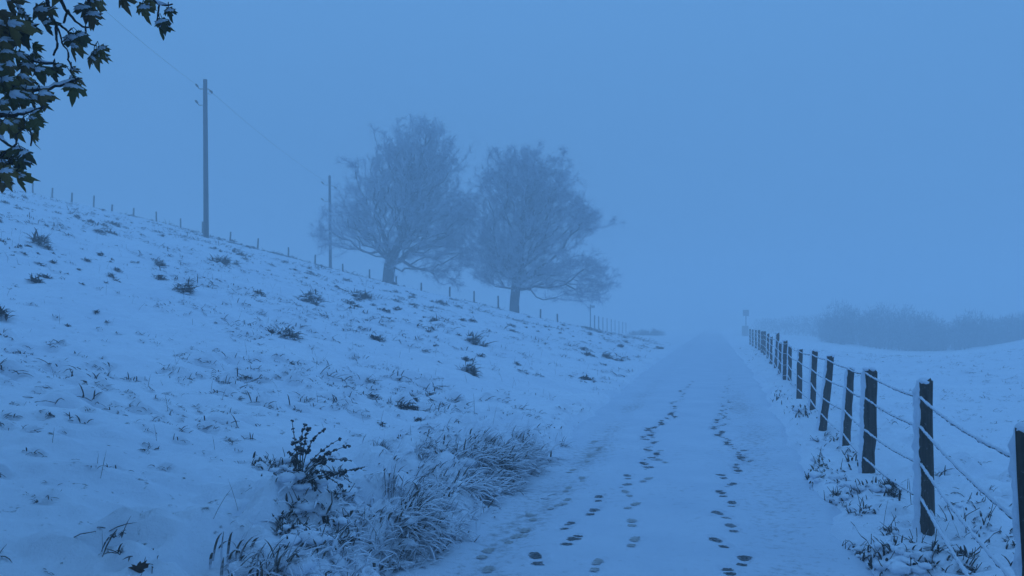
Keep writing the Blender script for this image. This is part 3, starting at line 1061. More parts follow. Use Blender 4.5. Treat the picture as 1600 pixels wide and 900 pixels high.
# the long drooping bough under the first tree
# ------------------------------------------------------------------ far thicket, bush, signs
def brush(mb, c, rx, ry, rz, n, r, tw=(0.3, 0.9), thick=0.018):
    """a mass of upright rimed stems and twigs around c (ground level)"""
    d = r.normal(size=(n, 3)); d /= np.linalg.norm(d, axis=1, keepdims=True)
    rad = r.random((n, 1)) ** (1 / 2.2)
    p = d * rad * np.array([rx, ry, rz]) + np.array([c[0], c[1], c[2] + rz * 0.75])
    p[:, 2] = np.maximum(p[:, 2], c[2] - 0.1)
    dv = r.normal(0, 0.7, (n, 3)); dv[:, 2] += 0.25
    dv += d * 0.5
    dv /= np.linalg.norm(dv, axis=1, keepdims=True)
    spikes(mb, p, dv * r.uniform(tw[0], tw[1], (n, 1)), r.uniform(0.6, 1.3, n) * thick)
    m = max(5, n // 160)
    for _ in range(m):
        a = np.array([c[0] + r.normal(0, rx * 0.4), c[1] + r.normal(0, ry * 0.4), c[2] - 0.2])
        b = np.array([a[0] + r.normal(0, rx * 0.3), a[1] + r.normal(0, ry * 0.3), c[2] + rz * r.uniform(0.9, 1.6)])
        mid = (a + b) * 0.5 + r.normal(0, 0.15, 3)
        mb.tube(np.array([a, mid, b]), np.array([0.07, 0.05, 0.02]), 4, 0, False)

r = np.random.default_rng(31)
mb = MB()
for (px, ytop, ybase, depth, wpx, n) in ((1322, 466, 533, 70, 34, 2600), (1352, 478, 535, 69, 34, 2400), (1396, 468, 539, 68, 36, 2800), (1436, 482, 543, 66, 34, 2400), (1478, 498, 547, 64, 34, 2000),
                                  (1530, 484, 541, 66, 36, 2400), (1578, 488, 534, 67, 30, 2200), (1612, 490, 528, 68, 40, 2000), (1660, 480, 528, 70, 40, 2000), (1304, 500, 532, 71, 18, 900), (1505, 500, 546, 64, 26, 1800), (1462, 492, 546, 65, 26, 1800), (1552, 494, 538, 66, 26, 1600)):
    depth *= 1.58
    for q_ in range(5):
        px2 = px + r.normal(0, wpx * 0.55); yt = ybase - (ybase - ytop) * (1.06 if q_ == 0 else r.uniform(0.55, 1.06))
        b = at(px2, ybase - r.uniform(0, 3), depth + r.normal(0, 3)); t = at(px2, yt, depth)
        b[2] = min(b[2], gz(b[0], b[1]))
        hgt = t[2] - b[2]
        brush(mb, b, wpx * depth / F * (1.0 if q_ == 0 else r.uniform(0.35, 0.7)), 2.2, hgt / 1.95, int(n * (0.5 if q_ == 0 else 0.22)), r, (0.4, 1.1), 0.034)
tag(mb.build('thicket', M['thicket'], None), 'grey mass of leafless brush fading into fog across the right field', 'thicket', kind='stuff')
mb = MB()
for (px, ytop, ybase, depth, wpx, n) in ((1205, 494, 520, 150, 26, 700), (1245, 489, 520, 145, 26, 800), (1282, 486, 522, 138, 26, 900)):
    b = at(px, ybase, depth); t = at(px, ytop, depth)
    b[2] = min(b[2], gz(b[0], b[1]))
    brush(mb, b, wpx * depth / F * 1.2, 2.5, (t[2] - b[2]) / 1.95, n, r, (0.4, 1.0), 0.04)
tag(mb.build('distant_thicket', M['thicket'], None), 'barely visible brush behind the far end of the track fence', 'thicket', kind='stuff')

b = at(1008, 516, 108); b[2] = min(b[2], gz(b[0], b[1]))
bush = empty('low_bush', b, 'low dark bush at the far end of the slope beside the track', 'bush')
mb = MB(); 
for q_ in range(6): brush(mb, np.array([r.uniform(-2.0, 2.0), r.normal(0, 0.4), -0.15]), r.uniform(0.5, 1.1), 0.8, r.uniform(0.25, 0.55), 260, r, (0.2, 0.6), 0.022)
mb.build('twig_mass', M['thicket'], bush)

def signpost(px, ytop, ybase, depth, pw, panel, label, name='signpost'):
    b = at(px, ybase, depth); t = at(px, ytop, depth)
    b[2] = min(b[2], gz(b[0], b[1])) - 0.2
    root = empty(name, b, label, 'sign')
    child(MB().tube(np.array([b, t]), pw * 0.5, 8).build('pole', M['pole'], None, True), root)
    (cx, cy, wx, wy) = panel
    c = at(cx, cy, depth - 0.06); k = depth / F
    hx, hz = wx * k * 0.5, wy * k * 0.5
    v = np.array([[sx * hx, sy * 0.02, sz * hz] for sx in (-1, 1) for sy in (-1, 1) for sz in (-1, 1)]) + c
    f = np.array([[0, 1, 3, 2], [4, 6, 7, 5], [0, 4, 5, 1], [2, 3, 7, 6], [0, 2, 6, 4], [1, 5, 7, 3]])
    m = MB(); m.add(v, f)
    child(m.build('panel', M['plate']), root)
    return root
s1 = signpost(1165.5, 484, 533, 112, 0.13, (1165.5, 489, 9.5, 9.5), 'pale square sign on a pole at the far end of the fence')
k = 112 / F
c = at(1164.5, 521, 111.9)
v = np.array([[sx * 5 * k, sy * 0.06, sz * 12 * k] for sx in (-1, 1) for sy in (-1, 1) for sz in (-1, 1)]) + c
f = np.array([[0, 1, 3, 2], [4, 6, 7, 5], [0, 4, 5, 1], [2, 3, 7, 6], [0, 2, 6, 4], [1, 5, 7, 3]])
m = MB(); m.add(v, f); o = m.build('board', M['plate']); child(o, s1)
signpost(922.5, 476, 509, 88.0, 0.12, (926, 479, 7, 3.5), 'thin waymark post with a small arm right of the second tree')

# ------------------------------------------------------------------ maple boughs hanging in at the upper left
HALF = [(0.0, 0.0), (0.10, -0.10), (0.27, -0.15), (0.25, 0.00), (0.36, 0.02), (0.52, 0.05), (0.44, 0.17), (0.64, 0.38), (0.52, 0.38), (0.46, 0.52), (0.34, 0.45), (0.22, 0.42), (0.27, 0.60), (0.17, 0.64), (0.13, 0.80), (0.0, 1.0)]
OUT = np.array(HALF + [(-x, y) for x, y in HALF[-2:0:-1]])

def leaf_shape(seed, curl, fold, droop):
    r = np.random.default_rng(seed)
    n = len(OUT)
    ring = OUT * (1 + 0.05 * r.normal(size=(n, 1)))
    cen = np.array([0, 0.28])
    m1 = cen + (ring - cen) * 0.66; m2 = cen + (ring - cen) * 0.33
    xy = np.vstack([ring, m1, m2, cen[None]])
    x, y = xy[:, 0], xy[:, 1]
    z = -fold * np.abs(x) ** 1.3 - droop * np.clip(y - 0.25, 0, 1) ** 2 - curl * (x ** 2 + (y - 0.3) ** 2) ** 1.0
    z = z + 0.05 * perlin(x * 4 + seed, y * 4) + 0.06 * perlin(x * 2.0 + seed * 3.3, y * 2)
    v = np.stack([x, y, z], -1)
    i = np.arange(n); j = (i + 1) % n
    f = []
    for a, b in ((0, n), (n, 2 * n)):
        f += [np.stack([a + i, a + j, b + j], -1), np.stack([a + i, b + j, b + i], -1)]
    f.append(np.stack([2 * n + i, 2 * n + j, np.full(n, 3 * n)], -1))
    return v, np.concatenate(f), n

def leaf_mesh(seed, curl, fold, droop):
    v, f, n = leaf_shape(seed, curl, fold, droop)
    m = MB(); m.add(v, f)
    under = v - np.array([0, 0, 0.012]); m.add(under, f[:, ::-1])
    i = np.arange(n); j = (i + 1) % n
    m.add(np.vstack([v[:n], under[:n]]), np.stack([i, n + i, n + j, j], -1))
    return m, v, n

def leaf_snow(v, n, seed, cover):
    """snow lying on the shoulders of the leaf"""
    r = np.random.default_rng(seed)
    c = v[-1] + np.array([r.normal(0, 0.04), -0.10, 0])
    ring = c + (v[:n] - v[-1]) * cover * np.array([1.0, 0.62, 1.0]) * (1 + 0.12 * r.normal(size=(n, 1)))
    mid = c + (ring - c) * 0.72; mid[:, 2] += 0.060 + 0.022 * r.normal(size=n)
    top = c.copy(); top[2] += 0.085
    bot = c.copy(); bot[2] -= 0.03
    vv = np.vstack([ring, mid, top[None], bot[None]])
    vv[:n, 2] += 0.004
    i = np.arange(n); j = (i + 1) % n
    f = np.concatenate([np.stack([i, j, n + j], -1), np.stack([i, n + j, n + i], -1), np.stack([n + i, n + j, np.full(n, 2 * n)], -1), np.stack([j, i, np.full(n, 2 * n + 1)], -1)])
    m = MB(); m.add(vv, f)
    return m

maple = empty('maple_tree', (-4.7, 2.3, gz(-4.7, 2.3)), 'overhanging maple boughs with dark autumn leaves under snow, upper left corner', 'tree')
LEAF, LSNOW = [], []
for k, (cu, fo, dr) in enumerate(((0.35, 0.35, 0.2), (0.6, 0.4, 0.6), (0.2, 0.8, 0.4), (0.6, 0.2, 1.0), (0.4, 1.1, 0.3), (0.9, 0.5, 0.3), (0.1, 0.5, 0.9))):
    m, v, n = leaf_mesh(400 + k, cu, fo, dr)
    LEAF.append(m.build('leaf', M['leaf'], maple, True))
    LSNOW.append(leaf_snow(v, n, 410 + k, (0.85, 0.65, 0.78, 0.9, 0.6, 0.85, 0.75)[k]).build('leaf_snow', M['snow'], LEAF[-1], True))
leaf_used = [False] * len(LEAF)
TW = []          # twig polylines in space for the petioles

def zl(zx, zy): return zx / 2.8125, zy / 2.8125
twig_specs = [  # points in the photograph (enlarged corner), depth, radius from -> to, snowy
    ([(-90, 300), (10, 350), (60, 385), (130, 397), (210, 392), (290, 366), (345, 345)], 3.10, 0.011, 0.0045, True),
    ([(-90, 520), (0, 508), (80, 505), (140, 492), (195, 468)], 3.00, 0.010, 0.005, True),
    ([(-90, 540), (-10, 600), (25, 625), (52, 645)], 2.95, 0.009, 0.004, True),
    ([(40, -60), (75, 20), (100, 60), (135, 115), (185, 150)], 3.25, 0.009, 0.004, True),
    ([(195, -50), (212, 20), (222, 70), (250, 105), (285, 120), (300, 140)], 3.30, 0.009, 0.004, False),
    ([(250, 105), (245, 150), (255, 200), (235, 243)], 3.30, 0.006, 0.004, False),
    ([(222, 70), (262, 140), (270, 185), (300, 230)], 3.28, 0.005, 0.003, False),
    ([(255, -30), (270, 10), (298, 45), (290, 75), (280, 100)], 3.40, 0.008, 0.004, False),
    ([(298, 45), (330, 90), (355, 118), (400, 122), (415, 115)], 3.40, 0.006, 0.003, False),
    ([(-90, 160), (0, 200), (60, 240), (140, 262), (180, 276), (260, 284)], 3.15, 0.012, 0.004, True),
    ([(300, 230), (305, 290), (320, 300)], 3.28, 0.004, 0.003, False),
    ([(640, -60), (670, 0), (700, 22), (740, 24), (758, 18)], 3.20, 0.006, 0.003, True),
    ([(700, 22), (695, 70), (690, 92)], 3.20, 0.004, 0.003, False),
    ([(375, 115), (380, 180), (400, 198), (420, 200)], 3.38, 0.004, 0.003, False),
    ([(520, -60), (530, -20), (545, -5)], 3.30, 0.005, 0.003, False),
    ([(360, -70), (375, -20), (390, 10)], 3.35, 0.005, 0.003, False),
    ([(-90, 660), (-20, 690), (40, 660), (75, 640), (72, 590)], 2.95, 0.007, 0.003, False),
    ([(100, 520), (128, 560), (140, 590), (135, 640)], 3.0, 0.004, 0.003, False),
]
for (pl, dep, r0, r1, snowy) in twig_specs:
    P = np.array([at(*zl(*p), dep + 0.03 * math.sin(p[0])) for p in pl])
    # resample smoothly
    d = np.concatenate([[0], np.cumsum(np.linalg.norm(np.diff(P, axis=0), axis=1))])
    uu = np.linspace(0, d[-1], max(6, int(d[-1] / 0.02)))
    Q = np.stack([np.interp(uu, d, P[:, c]) for c in range(3)], -1)
    Q[1:-1] = (Q[:-2] + 2 * Q[1:-1] + Q[2:]) / 4
    Q[1:-1] += R.normal(0, 0.0018, Q[1:-1].shape)
    rr = np.linspace(r0, r1, len(Q)) * (1 + 0.22 * (R.random(len(Q)) - 0.3))
    tw = MB().tube(Q, rr, 6).build('twig', M['mbark'], None, True)
    child(tw, maple)
    TW.append(Q)
    if snowy:
        a, e = (2, len(Q) - 1)
        S = Q[a:e].copy(); S[:, 2] += rr[a:e] * 1.15
        sr = 0.0085 + 0.0045 * fbm(np.arange(len(S)) * 0.22, np.full(len(S), r0 * 900), 2, 77)
        sr = np.clip(sr, 0.003, 0.016) * np.minimum(1, np.minimum(np.arange(len(S)), np.arange(len(S))[::-1]) / 3 + 0.15)
        sn = MB().tube(S, sr, 7, 0, True, 0.12).build('twig_snow', M['snow'], None, True)
        sn.parent = tw
allT = np.concatenate(TW)

def leaf_at(zx, zy, size_px, depth, tip=-90, face=0.25, kind=None, snow=True, roll=0.0):
    """leaf whose middle shows at the enlarged-corner pixel; tip angle in the picture plane (degrees), face = lean of its upper side to the sky"""
    px, py = zl(zx, zy)
    c = at(px, py, depth)
    L = size_px / 2.8125 * depth / F * 0.95
    a = math.radians(tip)
    y = Vector((math.cos(a), 0.25 * math.sin(roll * 2 + zx), math.sin(a))).normalized()
    n0 = Vector((0.35 * math.sin(zy * 0.7) + roll, -1.0, face * 2)).normalized()
    x = y.cross(n0).normalized()
    n = x.cross(y).normalized()
    mat3 = Matrix((x, y, n)).transposed()
    k = int(abs(math.sin(zx * 12.9 + zy * 78.2)) * 997) % len(LEAF) if kind is None else kind
    if leaf_used[k]:
        o = LEAF[k].copy(); C.objects.link(o); o.parent = maple
        if snow:
            s_ = LSNOW[k].copy(); C.objects.link(s_); s_.parent = o
    else:
        o = LEAF[k]; leaf_used[k] = True
    base = Vector(c) - (mat3 @ Vector((0, 0.4 * L, 0)))
    o.matrix_world = Matrix.Translation(base - Vector(maple.location)) @ mat3.to_4x4() @ Matrix.Scale(L, 4)
    return base

leaf_specs = [(540, 8, 85, 3.30, -80), (630, 48, 88, 3.22, -85), (668, 5, 60, 3.25, -60), (700, 125, 78, 3.20, -100), (742, 55, 62, 3.18, -85), (722, 105, 60, 3.2, -70),
              (395, 20, 95, 3.36, -95), (400, 75, 85, 3.34, -88), (378, 50, 80, 3.37, -80), (388, 95, 60, 3.33, -100), (430, 10, 70, 3.4, -70),
              (340, 185, 105, 3.30, -75), (310, 215, 80, 3.28, -110), (360, 165, 70, 3.32, -60), (420, 250, 90, 3.36, -95), (440, 225, 65, 3.34, -75), (395, 262, 60, 3.37, -125),
              (235, 322, 72, 3.16, -85), (255, 300, 50, 3.15, -60), (325, 398, 92, 3.10, -95), (310, 312, 56, 3.26, -100), (300, 345, 60, 3.2, -130), (345, 350, 48, 3.1, -20),
              (172, 62, 105, 3.25, -90), (195, 115, 75, 3.24, -70), (150, 45, 80, 3.28, -140), (225, 45, 55, 3.27, -40),
              (140, 215, 78, 3.14, -100), (160, 235, 55, 3.12, -30), (40, 130, 135, 3.05, -95), (100, 140, 130, 3.08, -85), (60, 165, 110, 3.12, -110), (20, 190, 90, 3.1, -70),
              (25, 245, 95, 3.08, -80), (70, 250, 80, 3.12, -120), (30, 15, 95, 3.2, -80), (75, 60, 70, 3.16, -120), (10, 70, 90, 3.1, -60), (110, 95, 60, 3.2, -100),
              (110, 300, 90, 3.12, -95), (45, 300, 95, 3.06, -70), (160, 325, 85, 3.10, -85), (185, 310, 60, 3.12, -60), (85, 345, 80, 3.08, -110), (20, 370, 100, 3.0, -80), (135, 360, 70, 3.09, -60),
              (175, 428, 88, 3.05, -85), (190, 455, 62, 3.04, -70), (105, 430, 85, 3.06, -95), (45, 440, 110, 3.02, -100), (10, 470, 90, 3.0, -70), (70, 410, 80, 3.1, -60), (140, 440, 70, 3.05, -110),
              (40, 560, 105, 2.98, -85), (10, 545, 80, 2.96, -110), (70, 575, 70, 2.99, -50), (128, 535, 78, 2.99, -95), (152, 555, 64, 2.98, -80), (110, 560, 55, 3.0, -120), (160, 500, 50, 3.02, -60),
              (85, 665, 90, 2.95, -60), (50, 690, 80, 2.95, -150), (120, 680, 78, 2.95, -35), (90, 720, 90, 2.96, -90), (72, 790, 88, 2.95, -95), (18, 770, 95, 2.93, -85), (8, 810, 70, 2.92, -100), (140, 610, 62, 2.98, -100), (15, 720, 70, 2.95, -60),
              (-25, 120, 130, 3.05, -90), (-30, 330, 130, 3.0, -90), (-30, 560, 110, 2.95, -90), (-30, 700, 100, 2.92, -80)]
pet = MB()
for k, (zx, zy, sz, dep, tip) in enumerate(leaf_specs):
    b = leaf_at(zx, zy, sz * R.uniform(0.92, 1.12), dep + 0.02 * math.sin(k * 2.3), tip, 0.10 + 0.45 * abs(math.sin(k * 1.7)), None, (k * 7) % 10 < 9, 0.6 * math.sin(k * 4.1))
    b = np.array(b)
    dd = np.linalg.norm(allT - b, axis=1); j = int(np.argmin(dd))
    e = allT[j] if dd[j] < 0.22 else b + np.array([R.normal(0, 0.02), 0.02, 0.12])
    mid = (b + e) / 2 + np.array([0, 0, 0.02])
    pet.tube(np.array([b, mid, e]), np.array([0.0018, 0.0018, 0.0022]), 4, 0, False)
child(pet.build('leaf_stalks', M['mbark'], None, True), maple)['kind'] = 'stuff'

# trunk and the unseen crown, with limbs and leaves added to shade the foreground
tb = np.array([-4.7, 2.3, gz(-4.7, 2.3) - 0.3])
tr = MB()
tr.tube(tb + np.array([[0, 0, 0], [0.02, 0, 0.8], [0.1, -0.05, 2.0], [0.15, -0.15, 3.2], [0.2, -0.3, 4.6], [0.3, -0.4, 6.2]]), np.array([0.24, 0.19, 0.17, 0.15, 0.11, 0.05]), 12, 0, True, 0.05)
limbs = []
for (h, e) in ((2.1, (-2.75, 3.15, 2.75)), (2.6, (-2.55, 3.3, 3.1)), (1.9, (-2.6, 3.0, 2.25)), (3.0, (-1.9, 3.1, 3.4)), (3.2, (-1.2, 1.2, 4.2)), (3.4, (-2.0, -1.4, 4.6)), (3.6, (-6.5, 0.5, 4.9)), (3.3, (-6.8, 4.3, 4.4)), (4.2, (-3.2, 1.6, 6.0)), (4.4, (-5.4, 0.2, 6.6)), (3.8, (-0.4, -0.8, 4.6)), (3.9, (-3.6, 4.0, 5.2)), (4.0, (-3.0, 4.6, 5.4)), (4.1, (-1.2, 3.6, 4.9)), (4.0, (0.6, 1.8, 4.4)), (4.3, (-0.6, 2.6, 5.4)), (3.6, (-5.6, 4.4, 5.0))):
    a = tb + np.array([0.1, -0.1, h]); e = np.array(e, float)
    u = np.linspace(0, 1, 9)
    P = a + (e - a) * u[:, None]; P[:, 2] += 0.25 * np.sin(u * np.pi)
    P[1:-1] += R.normal(0, 0.04, (7, 3))
    tr.tube(P, np.linspace(0.055, 0.012, 9), 7, 0, False)
    limbs.append(P)
child(tr.build('trunk', M['mbark'], None, True), maple)
lv, lf, ln = leaf_shape(500, 0.3, 0.35, 0.4)
simple_i = np.r_[0:ln:1]
sv = np.vstack([lv[:ln], lv[-1:]])
sf = np.stack([np.arange(ln), (np.arange(ln) + 1) % ln, np.full(ln, ln)], -1)
crown = MB()  # out-of-frame leaves, made larger and denser to dim the near snow
cnt = 0
allL = np.concatenate(limbs)
while cnt < 7500:
    p = allL[R.integers(len(allL))] + R.normal(0, 1, 3) * np.array([0.62, 0.62, 0.45])
    if p[2] < 2.0 or np.linalg.norm(p - tb - np.array([0, 0, p[2] - tb[2]])) < 0.3: continue
    if p[1] > 0.2:
        dpt = p - EYE
        yy = dpt[1] * CP + dpt[2] * SP; zz = -dpt[1] * SP + dpt[2] * CP
        if yy > 0.05:
            qx, qy = 800 + F * dpt[0] / yy, 450 - F * zz / yy
            if qx > -45 and qy > -45 and qx < 1700: continue
    tip = Vector((R.normal(0, 0.5), R.normal(0, 0.5), -1.0)).normalized()
    nn = Vector((R.normal(0, 1), R.normal(0, 1), 0.6)).normalized()
    x = tip.cross(nn).normalized(); n_ = x.cross(tip)
    A = np.array([x, tip, n_]) * R.uniform(0.11, 0.18)
    crown.add(sv @ A + p, sf)
    cnt += 1
child(crown.build('crown', M['leaf'], None), maple)['kind'] = 'stuff'

# ------------------------------------------------------------------ grass along the left verge
def grass_patch(mb, pts, r, n_each, spread, L, w, az, az_sd, tilt, bend, mat=0, K=5):
    pts = np.asarray(pts)
    base = np.repeat(pts[:, :2], n_each, 0) + r.normal(0, spread, (len(pts) * n_each, 2))
    z = ground_full(base[:, 0], base[:, 1]) - 0.015
    N = len(base)
    blades(mb, np.column_stack([base, z]), r.normal(az, az_sd, N), r.normal(tilt[0], tilt[1], N), np.clip(r.normal(bend[0], bend[1], N), 0.1, 2.6), r.uniform(L[0], L[1], N), r.uniform(w[0], w[1], N), K, mat)

r = np.random.default_rng(61)
def scatter_px(n, poly_pts, jitter):
    """ground points around a chain of picture points"""
    q_ = np.array(poly_pts, float)[r.integers(len(poly_pts), size=n)]
    return hits(q_[:, 0] + r.normal(0, 1, n) * q_[:, 2], q_[:, 1] + r.normal(0, 1, n) * q_[:, 3])

def tussock(label, px, py, rx, ry, count, n_each, L, w, az, tilt, bend, dark=0.25, pads=10, group='snow-laden grass tussocks by the track'):
    pts = scatter_px(count, [(px, py, rx, ry)], 0)
    c = pts.mean(0); c[2] = gz(c[0], c[1])
    root = empty('grass_tussock', c, label, 'grass', group)
    m = MB()
    grass_patch(m, pts, r, n_each, 0.035, L, w, az, 0.55, tilt, bend)
    child(m.build('snowy_blades', M['grass']), root)['kind'] = 'stuff'
    m = MB()
    nd = max(3, int(count * dark))
    grass_patch(m, pts[:nd], r, n_each, 0.03, (L[0] * 0.5, L[1] * 0.75), (w[0] * 0.4, w[1] * 0.4), az, 0.9, (tilt[0] * 0.7, 0.35), (bend[0] * 0.7, 0.4))
    child(m.build('dark_blades', M['tuft']), root)['kind'] = 'stuff'
    m = MB()
    for _ in range((pads + 1) // 2):
        p = pts[r.integers(len(pts))]; q_ = r.gamma(5.0, 0.2)
        m.blob(p + np.array([r.normal(0, 0.04), r.normal(0, 0.04), r.uniform(-0.012, 0.012)]), np.array([0.075, 0.060, 0.034]) * min(q_, 1.5), 2, 0.22)
    child(m.build('snow_pad', M['snow'], None, True), root)['kind'] = 'stuff'
    return root

tussock('largest snow-laden grass tussock, its end drooping onto the track edge', 800, 718, 27, 15, 64, 7, (0.15, 0.32), (0.018, 0.030), AZ_DOWN, (0.85, 0.35), (0.95, 0.4), 0.3, 30)
tussock('snowy tussock just uphill of the largest one, with upright blades', 742, 708, 22, 10, 36, 6, (0.13, 0.28), (0.015, 0.026), AZ_DOWN, (0.7, 0.35), (0.95, 0.4), 0.3, 18)
tussock('low sprawling snowy grass on the track edge below the largest tussock', 755, 765, 34, 10, 46, 6, (0.12, 0.27), (0.018, 0.032), AZ_DOWN, (1.0, 0.3), (0.9, 0.4), 0.35, 24)
tussock('snowy tussock with a dark hollow and one long arching blade', 662, 790, 15, 9, 18, 7, (0.14, 0.30), (0.014, 0.024), AZ_DOWN, (0.7, 0.4), (1.1, 0.5), 1.6, 6)
tussock('middle snowy grass clump between the shrub and the track', 650, 832, 30, 10, 30, 6, (0.12, 0.26), (0.015, 0.026), AZ_DOWN, (0.95, 0.4), (1.0, 0.5), 0.25, 22)
tussock('dark spiky tuft of grass at the bottom edge beside the track', 630, 884, 8, 6, 14, 8, (0.07, 0.17), (0.006, 0.010), AZ_DOWN, (0.35, 0.4), (0.8, 0.4), 2.2, 2)
tussock('upright bunch of dry blades above the snowy grass', 612, 770, 4, 3, 6, 6, (0.12, 0.26), (0.005, 0.009), AZ_DOWN, (0.05, 0.18), (0.25, 0.2), 0.9, 2)
tussock('long frosted grass arching at the bottom edge, left of the shrub', 395, 893, 34, 8, 22, 5, (0.16, 0.32), (0.013, 0.021), AZ_DOWN - 0.3, (0.7, 0.4), (1.1, 0.5), 0.12, 12)
tussock('dark hollow tuft beside the seed stems', 592, 703, 5, 3, 10, 10, (0.05, 0.12), (0.007, 0.012), AZ_DOWN, (0.4, 0.4), (1.0, 0.4), 3.0, 2)
tussock('dark hollow tuft at the head of the verge grass', 660, 708, 5, 3, 10, 10, (0.05, 0.12), (0.007, 0.012), AZ_DOWN, (0.4, 0.4), (1.0, 0.4), 3.0, 2)

# general verge grass and thin stalks: nobody could count it
m = MB()
chain = [(700, 740, 40, 25), (720, 790, 40, 20), (640, 750, 40, 30), (600, 800, 45, 30), (540, 850, 50, 30), (460, 870, 60, 25), (820, 690, 22, 14), (690, 835, 30, 14), (600, 870, 50, 18), (660, 690, 40, 16)]
pts = scatter_px(360, chain, 0)
grass_patch(m, pts, r, 4, 0.06, (0.06, 0.17), (0.013, 0.027), AZ_DOWN, 0.9, (0.85, 0.4), (0.9, 0.5))
pts = scatter_px(90, chain, 0)
grass_patch(m, pts, r, 2, 0.05, (0.10, 0.26), (0.004, 0.007), AZ_DOWN, 1.2, (0.25, 0.25), (0.7, 0.5))
edge = []
for s in np.arange(-1.5, 30, 0.05):
    for sd in (-1, 1):
        if R.random() < (0.55 if s < 8 else 0.3):
            t = sd * (half_width(s) + 0.18 + abs(R.normal(0, 0.16)))
            x, y = road_xy(s, t); edge.append([float(x), float(y), 0])
edge = np.array(edge)
grass_patch(m, edge, r, 4, 0.05, (0.025, 0.08), (0.008, 0.015), AZ_DOWN, 1.4, (1.0, 0.4), (0.8, 0.4))
tag(m.build('verge_grass', M['grass']), 'fine snow-covered grass along both edges of the track', 'grass', kind='stuff')

# ------------------------------------------------------------------ dead tufts and dark shade streaks in the snow of hill and field
m = MB()
def tips(xy, sz, nb, r):
    """short flattened blades, bent to the camera side under the heaped snow"""
    n = r.integers(nb[0], nb[1], len(xy))
    idx = np.repeat(np.arange(len(xy)), n)
    S = sz[idx]; N = len(idx)
    across = r.normal(0, 0.55, N) * S
    bx_ = xy[idx, 0] + across
    by_ = xy[idx, 1] - 0.03 * S - across * 0.10 + r.normal(0, 0.12, N) * S
    bz_ = ground_full(bx_, by_) + 0.10 * S * r.random(N)
    far = xy[idx, 1]
    az = np.where(r.random(N) < 0.75, r.normal(-1.1, 0.75, N), r.uniform(0, 6.28, N))
    blades(m, np.column_stack([bx_, by_, bz_]), az, r.normal(1.05, 0.35, N), r.uniform(0.3, 1.1, N), S * r.uniform(0.35, 1.0, N), np.clip(S * r.uniform(0.05, 0.14, N), 0.004, 0.008 + 0.0012 * far), 3)
tips(HILL, HILL_SZ, (3, 10), r)
tips(FIELD, FIELD_SZ, (3, 7), r)
md = MB()  # banks of dark stubble put in as the shaded sides of hummocks
n = np.maximum(8, (60 * DASH_L / (0.10 + 0.010 * DASH[:, 1])).astype(int))
n = np.minimum(n, 90)
idx = np.repeat(np.arange(len(DASH)), n)
N = len(idx); Ld = DASH_L[idx]; yd = DASH[idx, 1]
u_ = (r.normal(0, 0.30, len(DASH))[idx] * r.integers(-1, 2, N) + r.normal(0, 0.20, N)) * Ld
hh = np.clip(0.24 * Ld + 0.020, 0.025, 0.17) * (1 - 0.6 * np.clip(np.abs(u_) / Ld, 0, 1))
bx_, by_ = DASH[idx, 0] + u_ * 0.96, DASH[idx, 1] - u_ * 0.28 + r.normal(0, 0.05, N) * Ld
bz_ = ground_full(bx_, by_) - 0.005 + hh * r.random(N) * 0.7
blades(md, np.column_stack([bx_, by_, bz_]), r.normal(-1.0, 0.8, N), r.normal(1.1, 0.35, N), r.uniform(0.2, 1.0, N), hh * r.uniform(0.6, 1.5, N), np.clip(hh * r.uniform(0.14, 0.38, N), 0.005, 0.008 + 0.0015 * yd), 2)
tag(md.build('heath_shade_streaks', M['stub']), 'short dark stubble in streaks standing in for shaded hummock sides on the slope', 'heath', kind='stuff')
tag(m.build('hill_grass', M['tuft']), 'small dark grass tips poking through the snow of slope and field', 'grass', kind='stuff')

# thin dry stalks standing on the slope
m = MB()
cand = np.column_stack([r.uniform(-20, 6, 1700), 3.2 + 24 * r.random(1700)])
s_c, t_c = road_st(cand[:, 0], cand[:, 1])
keep = (t_c < -half_width(s_c) - 0.5) & (np.abs(cand[:, 0]) < 0.68 * cand[:, 1] + 0.3) & (r.random(1700) < 0.42)
st = cand[keep]
extra = np.array([hit(px, py)[:2] for px, py in ((332, 809), (373, 798), (445, 545), (245, 690), (160, 860), (190, 835), (560, 560), (566, 565), (735, 580), (495, 560), (1418, 770), (1424, 790), (1440, 850), (1380, 830), (1476, 830), (1500, 840), (1510, 835), (1400, 822), (1345, 866), (1370, 868))])
st = np.vstack([st, extra])
n = len(st)
blades(m, np.column_stack([st, ground_full(st[:, 0], st[:, 1]) - 0.02]), r.uniform(0, 6.28, n), np.abs(r.normal(0.12, 0.25, n)), np.abs(r.normal(0.2, 0.3, n)), r.uniform(0.08, 0.28, n), r.uniform(0.004, 0.0075, n), 3)
tag(m.build('dry_stalks', M['stalk']), 'thin dry stalks sticking out of the snow on the slope', 'grass', kind='stuff')

